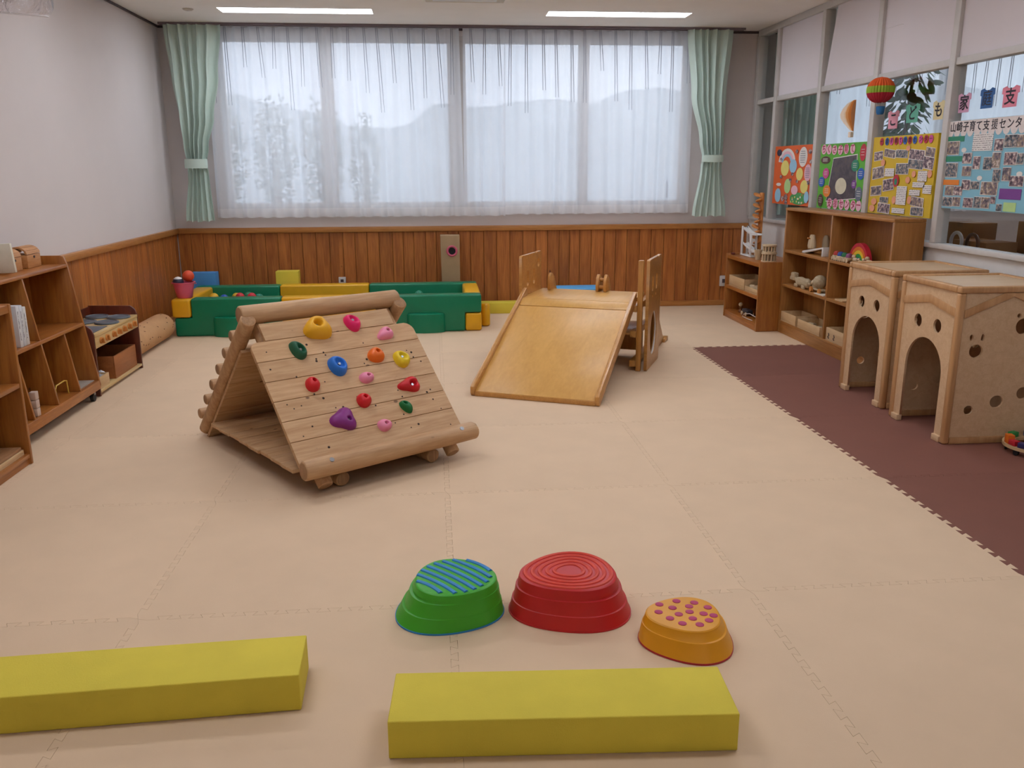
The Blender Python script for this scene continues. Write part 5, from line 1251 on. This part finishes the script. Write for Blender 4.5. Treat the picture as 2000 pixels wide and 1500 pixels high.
# ------------------------------------------------------------------ posters on the glass partition
PXF = PX - 0.010       # poster boards fixed to the glass between the posts
PAL = {'W': 'e8e2dc', 'Y': 'e8d878', 'B': '9cc8e0', 'P': 'eab8c4', 'G': 'b4d48c', 'F': '4a9a58', 'D': '3a3244', 'R': 'c03040', 'K': '5a4438', 'E': '2f8a6a', 'U': '2f62b8', 'M': 'd04c90', 'O': 'e8862c', 'V': '7a3f90', 'S': '6a7484'}
m_ph = [photo_mat('snapshot_a', ['3c3038', '6a5460', 'a88c88', 'd8c8c0'], 50), photo_mat('snapshot_b', ['4a4450', '7c6a70', '96826e', 'c8b4a8'], 42), photo_mat('snapshot_c', ['2e3238', '5a6470', '8c7c74', 'b8a8a0'], 60)]
m_txt = print_mat('printed_paper', 'e8e2de', '8a8486', 90)
def pm(c): return mat('print_' + c, PAL[c], 0.6, 0.03)
def plate(nm, par, y, z, pts, m, lift):
    me = MB().prism(pts, (0, 0, 0), (1, 0, 0), (0, 1, 0), (0, 0, 1), 0.0008).mesh(nm, smooth=False)
    return place(nm, me, m, par, (PXF - 0.0035 - lift, y, z), FACE_W)
def rect(w, h, r=0.0):
    c, s = math.cos(r), math.sin(r)
    return [(x * c - y * s, x * s + y * c) for x, y in ((-w / 2, -h / 2), (w / 2, -h / 2), (w / 2, h / 2), (-w / 2, h / 2))]
def oval(nm, par, y, z, w, h, m, lift=0.0): return plate(nm, par, y, z, ell(0, 0, w / 2, h / 2, 24), m, lift)
def card(nm, par, y, z, w, h, m, lift=0.0, r=0.0): return plate(nm, par, y, z, rect(w, h, math.radians(r)), m, lift)
def letter(par, ch, y, z, size, m, lift, sx=1.0, rot=0.0):
    o = place('lettering', text_mesh(ch, size, 0.0004, 0.0 if ch in '援庭' else size * 0.012), m, par, (PXF - 0.0035 - lift - 0.0006, y, z), FACE_W, rot)
    o.scale = (sx, 1, 1); return o
def poster(label, y1, y0, z0, z1, col):
    t = thing('poster', label, 'poster', (PXF, (y0 + y1) / 2, z0), 0, 'posters on the partition')
    bx('sheet', mat('poster_' + col, col, 0.6, 0.02), t, PXF - 0.003, PX + 0.0115, y0, y1, z0, z1)
    return t
m_ink = mat('black_ink', '241c28', 0.6); m_inkm = mat('magenta_ink', 'b8285c', 0.6)
# orange
t = poster('orange poster with white and pastel speech ovals and a rainbow arch', 8.055, 7.225, 1.066, 1.582, 'e2642a')
for k, c in enumerate(('W', 'P', 'B')):
    R, r = 0.19 - 0.035 * k, 0.19 - 0.035 * (k + 1)
    plate('rainbow_band', t, 7.77, 1.43, [(R * math.cos(a), R * 0.68 * math.sin(a)) for a in [0.25 + (PI - 0.35) * i / 18 for i in range(19)]] + [(r * math.cos(a), r * 0.68 * math.sin(a)) for a in [0.25 + (PI - 0.35) * i / 18 for i in range(18, -1, -1)]], pm(c), 0.0)
for k, (y, z, w, h, c) in enumerate([(7.42, 1.481, 0.177, 0.168, 'W'), (7.8, 1.387, 0.183, 0.137, 'Y'), (7.619, 1.404, 0.158, 0.12, 'B'), (7.468, 1.335, 0.141, 0.109, 'Y'), (7.300, 1.347, 0.14, 0.143, 'P'), (7.713, 1.229, 0.144, 0.129, 'G'), (7.354, 1.23, 0.154, 0.112, 'Y'), (7.921, 1.143, 0.14, 0.125, 'B'), (7.46, 1.125, 0.36, 0.105, 'F'), (7.916, 1.241, 0.114, 0.029, 'W'), (7.946, 1.525, 0.113, 0.06, 'D'), (7.551, 1.197, 0.144, 0.08, 'P'), (7.29, 1.143, 0.096, 0.1, 'B')]):
    o = oval('oval', t, y, z, w, h, pm(c), 0.001 + 0.0002 * k)
    if c in 'WP' and h > 0.1:
        for q in range(6): card('text_line', t, y, z + h * (0.28 - 0.11 * q), w * (0.62 - 0.05 * abs(q - 2.5)), 0.004, pm('S'), 0.0045)
for k, (y, z, w, h) in enumerate([(7.555, 1.529, 0.057, 0.034), (7.279, 1.523, 0.067, 0.038), (7.895, 1.464, 0.056, 0.031), (7.25, 1.44, 0.047, 0.033), (7.62, 1.335, 0.053, 0.03), (7.873, 1.31, 0.056, 0.031), (7.655, 1.282, 0.053, 0.03), (7.507, 1.273, 0.051, 0.03), (7.805, 1.114, 0.062, 0.048), (7.731, 1.128, 0.079, 0.059), (7.722, 1.085, 0.067, 0.03), (7.27, 1.265, 0.058, 0.033)]):
    oval('printed_figure', t, y, z, w, h, m_ph[0], 0.004)
hk = random.Random(8)
for k in range(14): card('flower_print', t, 7.46 + hk.uniform(-.15, .15), 1.125 + hk.uniform(-.035, .035), 0.022, 0.016, pm(hk.choice('YWG')), 0.0045)
# green
t = poster('bright green poster with pink oval title letters and a dark centre panel', 7.080, 6.290, 1.066, 1.575, '62b236')
q = [(6.83, 1.458), (6.445, 1.482), (6.414, 1.163), (6.903, 1.127)]
plate('white_border', t, 6.66, 1.30, [(-(y - 6.66) * 1.04, (z - 1.30) * 1.04) for y, z in q], pm('W'), 0.0)
plate('dark_panel', t, 6.66, 1.30, [(-(y - 6.66), z - 1.30) for y, z in q], photo_mat('dark_chalk_panel', ['3a3038', '463a40', '52444a', '5a4a48'], 18), 0.001)
oval('cream_disc', t, 6.666, 1.248, 0.19, 0.126, mat('print_cream', 'd8d0b4', 0.6), 0.002)
for k, (y, z, w, h, c) in enumerate([(6.349, 1.498, 0.10, 0.125, 'R'), (6.972, 1.449, 0.172, 0.06, 'K'), (6.457, 1.404, 0.119, 0.088, 'E'), (6.355, 1.343, 0.107, 0.087, 'U'), (7.015, 1.276, 0.111, 0.081, 'U'), (6.945, 1.345, 0.113, 0.084, 'M'), (6.905, 1.204, 0.136, 0.095, 'O'), (6.449, 1.265, 0.077, 0.063, 'V'), (6.361, 1.195, 0.108, 0.107, 'S'), (7.008, 1.128, 0.1, 0.1, 'K')]):
    oval('oval', t, y, z, w, h, pm(c), 0.002 + 0.0002 * k)
    for q2 in range(3): card('text_line', t, y, z + h * (0.18 - 0.16 * q2), w * 0.5, 0.0035, pm('W'), 0.0048)
for s, L_ in (('ちくさ子育て', [(7.013, 1.534, 0.084, 0.079), (6.92, 1.532, 0.082, 0.078), (6.824, 1.526, 0.08, 0.077), (6.72, 1.524, 0.078, 0.076), (6.622, 1.528, 0.075, 0.075), (6.518, 1.528, 0.073, 0.074)]),
              ('支援センター', [(6.836, 1.108, 0.086, 0.085), (6.732, 1.108, 0.084, 0.084), (6.628, 1.108, 0.081, 0.083), (6.531, 1.108, 0.079, 0.082), (6.433, 1.108, 0.077, 0.081), (6.345, 1.108, 0.075, 0.081)])):
    for ch, (y, z, w, h) in zip(s, L_):
        oval('title_oval', t, y, z, w * 1.1, h * 1.0, pm('P'), 0.003); letter(t, ch, y, z, 0.072, m_inkm, 0.004)
# yellow
t = poster('yellow poster crowded with snapshots and white notes', 6.208, 5.385, 1.066, 1.600, 'd8b424')
for k, (y, z, w, h, r) in enumerate([(6.118, 1.468, 0.115, 0.056, -10), (5.963, 1.484, 0.145, 0.05, 15), (5.804, 1.479, 0.147, 0.049, 5), (5.613, 1.469, 0.178, 0.06, 10), (5.455, 1.483, 0.099, 0.054, 15), (5.616, 1.408, 0.179, 0.055, 8), (5.465, 1.416, 0.115, 0.071, 15), (6.099, 1.352, 0.153, 0.074, -15), (5.778, 1.379, 0.155, 0.066, 0), (5.942, 1.27, 0.137, 0.073, -15), (6.106, 1.225, 0.144, 0.061, -10), (5.982, 1.165, 0.111, 0.037, 0), (5.974, 1.107, 0.157, 0.06, 5), (5.549, 1.166, 0.145, 0.055, 10), (5.539, 1.104, 0.144, 0.05, 0)]):
    r = -r * 0.45
    o = card('photo_border', t, y, z, w * 1.08, h * 1.14, pm('W'), 0.0002 * k, r); card('photo', t, y, z, w, h, m_ph[k % 3], 0.0012 + 0.0002 * k, r)
for k, (y, z, w, h) in enumerate([(5.937, 1.355, 0.127, 0.054), (5.514, 1.332, 0.11, 0.068), (5.751, 1.202, 0.129, 0.124), (5.588, 1.224, 0.13, 0.039), (5.442, 1.249, 0.1, 0.055), (5.773, 1.098, 0.165, 0.036), (5.55, 1.276, 0.144, 0.034)]): card('note', t, y, z, w, h, m_txt, 0.0045)
for k, (y, z, w, h) in enumerate([(6.037, 1.421, 0.056, 0.046), (5.62, 1.345, 0.049, 0.043), (5.43, 1.346, 0.053, 0.05), (5.841, 1.168, 0.053, 0.054), (5.644, 1.174, 0.05, 0.052), (6.136, 1.101, 0.078, 0.047), (6.116, 1.149, 0.077, 0.047), (5.721, 1.514, 0.05, 0.035), (5.687, 1.305, 0.059, 0.044)]): oval('paper_flower', t, y, z, w, h, mat('print_peach', 'eaa07c', 0.6), 0.0048)
oval('red_oval', t, 5.838, 1.300, 0.075, 0.085, pm('R'), 0.005); oval('green_dot', t, 5.838, 1.292, 0.035, 0.045, pm('E'), 0.006)
for k, (ch, y) in enumerate(zip('一宮子育て支援センター', [6.088, 6.014, 5.953, 5.891, 5.833, 5.774, 5.715, 5.653, 5.582, 5.519, 5.461])):
    oval('title_oval', t, y, 1.566, 0.050, 0.052, pm('MU'[k % 2]) if k % 3 else pm('R'), 0.003); letter(t, ch, y, 1.566, 0.036, m_ink, 0.004)
# light blue
t = poster('large light blue poster of snapshots with black title letters at right', 5.266, 4.400, 1.140, 1.662, '84bcd0')
sc_ = []
for k in range(13): sc_ += [(-0.40 + 0.0667 * k + 0.033 * math.cos(a), 0.040 * math.sin(a) - 0.02) for a in [PI + PI * i / 8 for i in range(9)]]
plate('title_strip', t, 4.855, 1.625, sc_ + [(0.435, 0.036), (-0.433, 0.036)], mat('title_cream', 'e4d8d4', 0.6), 0.0)
for ch, y in zip('山崎子育て支援センター', [5.232, 5.168, 5.104, 5.039, 4.975, 4.907, 4.831, 4.76, 4.691, 4.624, 4.555]): letter(t, ch, y, 1.621, 0.062, m_ink, 0.001, 1.0)
for k, (y, z, w, h, c) in enumerate([(5.195, 1.555, 0.181, 0.032, 'E'), (5.195, 1.438, 0.183, 0.032, 'E'), (5.195, 1.297, 0.177, 0.032, 'O'), (4.617, 1.241, 0.187, 0.058, 'V'), (4.607, 1.170, 0.107, 0.050, 'G')]): card('caption', t, y, z, w, h, pm(c), 0.001)
card('letter_sheet', t, 4.922, 1.529, 0.189, 0.098, m_txt, 0.001)
for y, z in ((5.095, 1.488), (4.909, 1.325), (4.56, 1.35)): oval('cloud', t, y, z, 0.05, 0.028, pm('W'), 0.001)
for k, (y, z, w, h) in enumerate([(5.207, 1.502, 0.119, 0.075), (5.052, 1.44, 0.086, 0.058), (5.201, 1.371, 0.12, 0.08), (5.043, 1.365, 0.086, 0.054), (4.955, 1.413, 0.064, 0.069), (4.851, 1.408, 0.074, 0.067), (4.776, 1.426, 0.072, 0.081), (4.769, 1.51, 0.077, 0.062), (4.666, 1.528, 0.108, 0.064), (4.583, 1.526, 0.055, 0.063), (4.652, 1.433, 0.102, 0.065), (4.568, 1.431, 0.055, 0.056), (4.669, 1.349, 0.069, 0.069), (4.576, 1.312, 0.111, 0.053), (4.755, 1.341, 0.065, 0.066), (4.808, 1.268, 0.146, 0.07), (5.033, 1.285, 0.08, 0.055), (4.944, 1.284, 0.08, 0.042), (5.197, 1.248, 0.085, 0.056), (5.106, 1.248, 0.082, 0.051), (5.205, 1.18, 0.1, 0.053), (5.111, 1.183, 0.076, 0.052), (4.991, 1.181, 0.092, 0.054), (4.901, 1.186, 0.063, 0.061), (4.826, 1.187, 0.074, 0.06), (4.759, 1.204, 0.042, 0.037), (4.697, 1.164, 0.047, 0.037)]):
    card('photo_border', t, y, z, w * 1.07, h * 1.1, pm('W'), 0.0016); card('photo', t, y, z, w, h, m_ph[(k * 2 + 1) % 3], 0.0026)

# shirt-shaped letter cards on the glass
def shirt(label, ch, ya, yb, za, zb, col, ink):
    y, z, w, h = (ya + yb) / 2, (za + zb) / 2, ya - yb, za - zb
    X = PX + 0.0065
    t = thing('letter_card', label, 'letter card', (X, y, zb), 0, 'shirt-shaped letter cards')
    a, b = w / 2, h / 2
    pts = [(-a * .8, -b), (a * .8, -b), (a * .82, b * .25), (a, b * .3), (a * .98, b * .85), (a * .55, b), (a * .3, b * .82), (0, b * .74), (-a * .3, b * .82), (-a * .55, b), (-a * .98, b * .85), (-a, b * .3), (-a * .82, b * .25)]
    me = MB().prism(pts, (0, 0, 0), (1, 0, 0), (0, 1, 0), (0, 0, 1), 0.001).mesh('card', smooth=False)
    place('card', me, mat('shirt_' + col, col, 0.7, 0.03), t, (X + 0.004, y, z), FACE_W)
    o = place('lettering', text_mesh(ch, h * 0.82, 0.0004, 0.0 if ch in '援庭' else h * 0.014), m_ink, t, (X + 0.0022, y, z - h * 0.05), FACE_W)
shirt('pink shirt-shaped card lettered ko on the glass', 'こ', 6.087, 5.932, 1.775, 1.652, 'eaa2b4', 0)
shirt('teal shirt-shaped card lettered do in front of the plant', 'ど', 5.854, 5.677, 1.803, 1.681, '6ab49c', 0)
shirt('cream shirt-shaped card lettered mo beside the partition post', 'も', 5.524, 5.388, 1.802, 1.684, 'e2d2a2', 0)
shirt('lilac shirt-shaped card lettered ka right of the post', '家', 5.256, 5.123, 1.824, 1.710, 'd4a0bc', 0)
shirt('dark blue shirt-shaped card lettered tei on the glass', '庭', 5.037, 4.900, 1.834, 1.720, '30619e', 0)
shirt('rose shirt-shaped card lettered shi at the far right', '支', 4.836, 4.685, 1.828, 1.713, 'ea8ca0', 0)

# striped honeycomb paper balloon and flat peach balloon
t = thing('paper_balloon', 'round honeycomb paper balloon in orange, green and red with a blue basket', 'paper balloon', (3.09, 5.96, 1.745))
cB, RB = Vector((3.085, 5.965, 1.905)), 0.093
bands = [('dc5a1e', 0.28, 1.0), ('9ab83a', -0.22, 0.28), ('b4243a', -0.93, -0.22)]
for c, z0, z1 in bands:
    rings = []
    for k in range(9):
        zz = z0 + (z1 - z0) * k / 8; rr = math.sqrt(max(0.0004, 1 - zz * zz))
        rings.append([(cB.x + RB * rr * (1 + (0.0 if i % 2 else -0.09)) * math.cos(2 * PI * i / 56), cB.y + RB * rr * (1 + (0.0 if i % 2 else -0.09)) * math.sin(2 * PI * i / 56), cB.z + RB * 0.94 * zz) for i in range(56)])
    MB().loft(rings).build('paper_band', mat('tissue_' + c, c, 0.8, 0.08, 30), t, smooth=False)
MB().lathe([(0.020, -0.012), (0.026, 0.0), (0.030, 0.040), (0.024, 0.042), (0.018, 0.0)], (cB.x, cB.y - 0.02, 1.756), 18).build('basket', mat('blue_paper', '2a6ca8', 0.8), t)
for dx, dy in ((0.022, 0), (-0.022, 0), (0, 0.022), (0, -0.022)): MB().tube([(cB.x + dx, cB.y + dy - 0.018, 1.79), (cB.x + dx * 1.4, cB.y + dy * 1.4, 1.84)], 0.0015, 5).build('cord', m_white, t)
MB().tube([(cB.x, cB.y, cB.z + 0.085), (cB.x, cB.y, 2.30), (PX - 0.02, cB.y + 0.0, 2.33), (PX - 0.006, cB.y, 2.33)], 0.001, 5).build('string', m_white, t)
t = thing('paper_balloon', 'flat half balloon of peach and orange paper stuck on the glass', 'paper balloon', (PX, 6.68, 1.64))
half = [(0.0, 0.100), (0.05, 0.098), (0.11, 0.080), (0.165, 0.045), (0.195, 0.005), (0.185, -0.025), (0.145, -0.058), (0.085, -0.098), (0.04, -0.125), (0.0, -0.132)]
for k, (c, th, sc2) in enumerate((('f2dcc4', 4, 1.12), ('f2cfa4', 26, 0.50), ('f0ae6c', 48, 0.36), ('ea9448', 70, 0.26), ('dc945c', 92, 0.17))):
    ca, sa = math.cos(math.radians(th)), math.sin(math.radians(th))
    d = Vector((-sa, ca, 0)); nn = Vector((ca, sa, 0)) * -1
    MB().prism([(x * sc2, y) for x, y in half], (PX + 0.010, 6.585, 1.79), d, (0, 0, 1), nn, 0.0012).build('paper_leaf', mat('peach_paper_' + c, c, 0.8), t, smooth=False)
bx('paper_basket', mat('peach_paper_f2dcc4', 'f2dcc4', 0.8), t, PX - 0.012, PX + 0.0115, 6.585, 6.625, 1.615, 1.656)

# ------------------------------------------------------------------ room beyond the partition
m_leaf = mat('leaf_green', '4f7a4c', 0.45, 0.15, 8); m_stem = mat('plant_stem', '5c4a34', 0.8)
t = thing('potted_plant', 'tall leafy potted plant standing behind the glass partition', 'plant', (4.1, 7.42, 0))
MB().lathe([(0.001, 0.001), (0.13, 0.001), (0.17, 0.28), (0.18, 0.30), (0.16, 0.30), (0.15, 0.27), (0.001, 0.26)], (4.1, 7.42, -0.0115), 28).build('pot', mat('pot_white', 'c8c4bc', 0.5), t)
st = [(4.1, 7.42, 0.25), (4.11, 7.41, 0.9), (4.09, 7.43, 1.5), (4.10, 7.42, 1.9), (4.12, 7.40, 2.30)]
MB().tube(st, 0.014, 8).build('stem', m_stem, t)
lf = random.Random(21)
leafpts = [(0, 0), (0.03, 0.012), (0.07, 0.040), (0.11, 0.043), (0.15, 0.026), (0.175, 0), (0.15, -0.026), (0.11, -0.043), (0.07, -0.040), (0.03, -0.012)]
lm = MB().add([(x, y, 0.012 * math.sin(x * 14) - abs(y) * 0.25) for x, y in leafpts], [(0, 1, 9), (1, 2, 8, 9), (2, 3, 7, 8), (3, 4, 6, 7), (4, 5, 6)]).mesh('leaf')
for k in range(165):
    z = 1.45 + 0.92 * (k / 165) + lf.uniform(-.03, .03); a = k * 2.4 + lf.uniform(-.4, .4)
    rr = lf.uniform(0.02, 0.17); o = link('leaf', lm, m_leaf, t)
    M = Matrix.Translation(Vector((4.10 + rr * math.cos(a), 7.42 + rr * math.sin(a), z)) - t.location) @ Matrix.Rotation(a, 4, 'Z') @ Matrix.Rotation(lf.uniform(0.1, 1.2), 4, 'Y') @ Matrix.Rotation(lf.uniform(-.9, .9), 4, 'X') @ Matrix.Scale(lf.uniform(0.65, 1.0), 4)
    o.matrix_parent_inverse = Matrix(); o.matrix_local = M
# cabinet with cartons behind the blue poster
m_car2 = mat('brown_cardboard', '9c7450', 0.85, 0.05, 10)
t = thing('low_cabinet', 'white low cabinet behind the partition carrying cardboard boxes', 'cabinet', (3.85, 5.4, 0))
bx('body', m_white, t, 3.42, 4.35, 4.2, 6.4, -0.011, 0.795, 0.004); bx('worktop', mat('cabinet_top', 'b8b0a8', 0.5), t, 3.40, 4.37, 4.18, 6.42, 0.7955, 0.818, 0.004)
for k in range(3): bx('door', m_frame, t, 3.405, 3.4195, 4.23 + 0.73 * k, 4.93 + 0.73 * k, 0.04, 0.78, 0.003)
def carton(label, c, rz, sx, sy, sz, rx=0.0):
    b = thing('carton', label, 'cardboard box', c, rz, 'cardboard boxes beyond the glass', world=False)
    MB().box(-sx / 2, sx / 2, -sy / 2, sy / 2, 0.001, sz).build('box', m_car2, b, 0.003)
    bx('tape', mat('packing_tape', '8a6a44', 0.4), b, -sx / 2 - 0.0008, sx / 2 + 0.0008, -0.025, 0.025, sz - 0.03, sz + 0.0006)
    return b
carton('upright brown cardboard box beyond the glass below the blue poster', (3.86, 5.95, 0.818), 0.15, 0.20, 0.26, 0.185)
carton('flat cardboard box with rings in front, beyond the glass', (3.72, 5.58, 0.818), 0.1, 0.24, 0.34, 0.085)
carton('leaning cardboard sheet box at the far right beyond the glass', (4.00, 5.45, 0.818), -0.1, 0.06, 0.36, 0.21)
for k, (y, c) in enumerate(((5.64, 'd8d6da'), (5.46, '3a2c28'))):
    o = MB().tube([(3.56, y + 0.062 * math.cos(a), 0.818 + 0.075 + 0.062 * math.sin(a)) for a in [2 * PI * i / 32 for i in range(32)]], 0.0115, 10, True).build('toy_wheel_ring', mat('ring_' + c, c, 0.4), None)
    tag(o, ('white ring leaning on the flat cardboard box beyond the glass', 'dark brown ring leaning on the flat cardboard box beyond the glass')[k], 'ring', 'rings beyond the glass')
t = thing('blue_screen', 'dark blue framed board standing behind the cardboard boxes', 'board', (4.2, 5.4, 0.818)); bx('panel', mat('dark_panel', '3a3c48', 0.6), t, 4.16, 4.18, 5.08, 5.74, 0.819, 1.30); 
for y in (5.06, 5.74): bx('frame_side', mat('navy_frame', '1c2478', 0.5), t, 4.155, 4.185, y, y + 0.02, 0.819, 1.30)
bx('frame_top', MATS['navy_frame'], t, 4.155, 4.185, 5.06, 5.76, 1.3005, 1.32)
# dark things near the far corner beyond the glass
t = thing('side_cabinet', 'low white cabinet in the far corner beyond the glass', 'cabinet', (3.6, 8.1, 0)); bx('body', m_white, t, 3.34, 3.85, 7.75, 8.32, -0.011, 0.89, 0.004); bx('top', m_frame, t, 3.33, 3.86, 7.74, 8.33, 0.8905, 0.91, 0.003)
t = thing('dark_bottle', 'dark green bottle-shaped vase in the far corner beyond the glass', 'vase', (3.45, 8.12, 0.91)); MB().lathe([(0.001, 0.001), (0.06, 0.001), (0.065, 0.02), (0.065, 0.17), (0.04, 0.21), (0.022, 0.23), (0.022, 0.27), (0.028, 0.28), (0.001, 0.28)], (3.45, 8.12, 0.91), 24).build('glass_body', mat('dark_green_glass', '2a3c34', 0.15), t); MB().lathe([(0.001, 0.281), (0.024, 0.281), (0.024, 0.30), (0.001, 0.302)], (3.45, 8.12, 0.91), 18).build('stopper', m_dark, t)
o = MB().box(3.40, 3.58, 7.82, 7.90, 0.911, 1.05).build('red_folder', mat('dark_red_card', '7a2a3a', 0.6), None, 0.004); tag(o, 'dark red folder box beyond the glass beneath the orange poster', 'folder')

for o in bpy.data.objects:
    if '_w' in o: del o['_w']
cy = sc.cycles
cy.max_bounces = 5; cy.diffuse_bounces = 3; cy.glossy_bounces = 2; cy.transmission_bounces = 4; cy.transparent_max_bounces = 8
cy.adaptive_threshold = 0.1; cy.adaptive_min_samples = 16
cy.use_light_tree = False
cy.caustics_reflective = False; cy.caustics_refractive = False
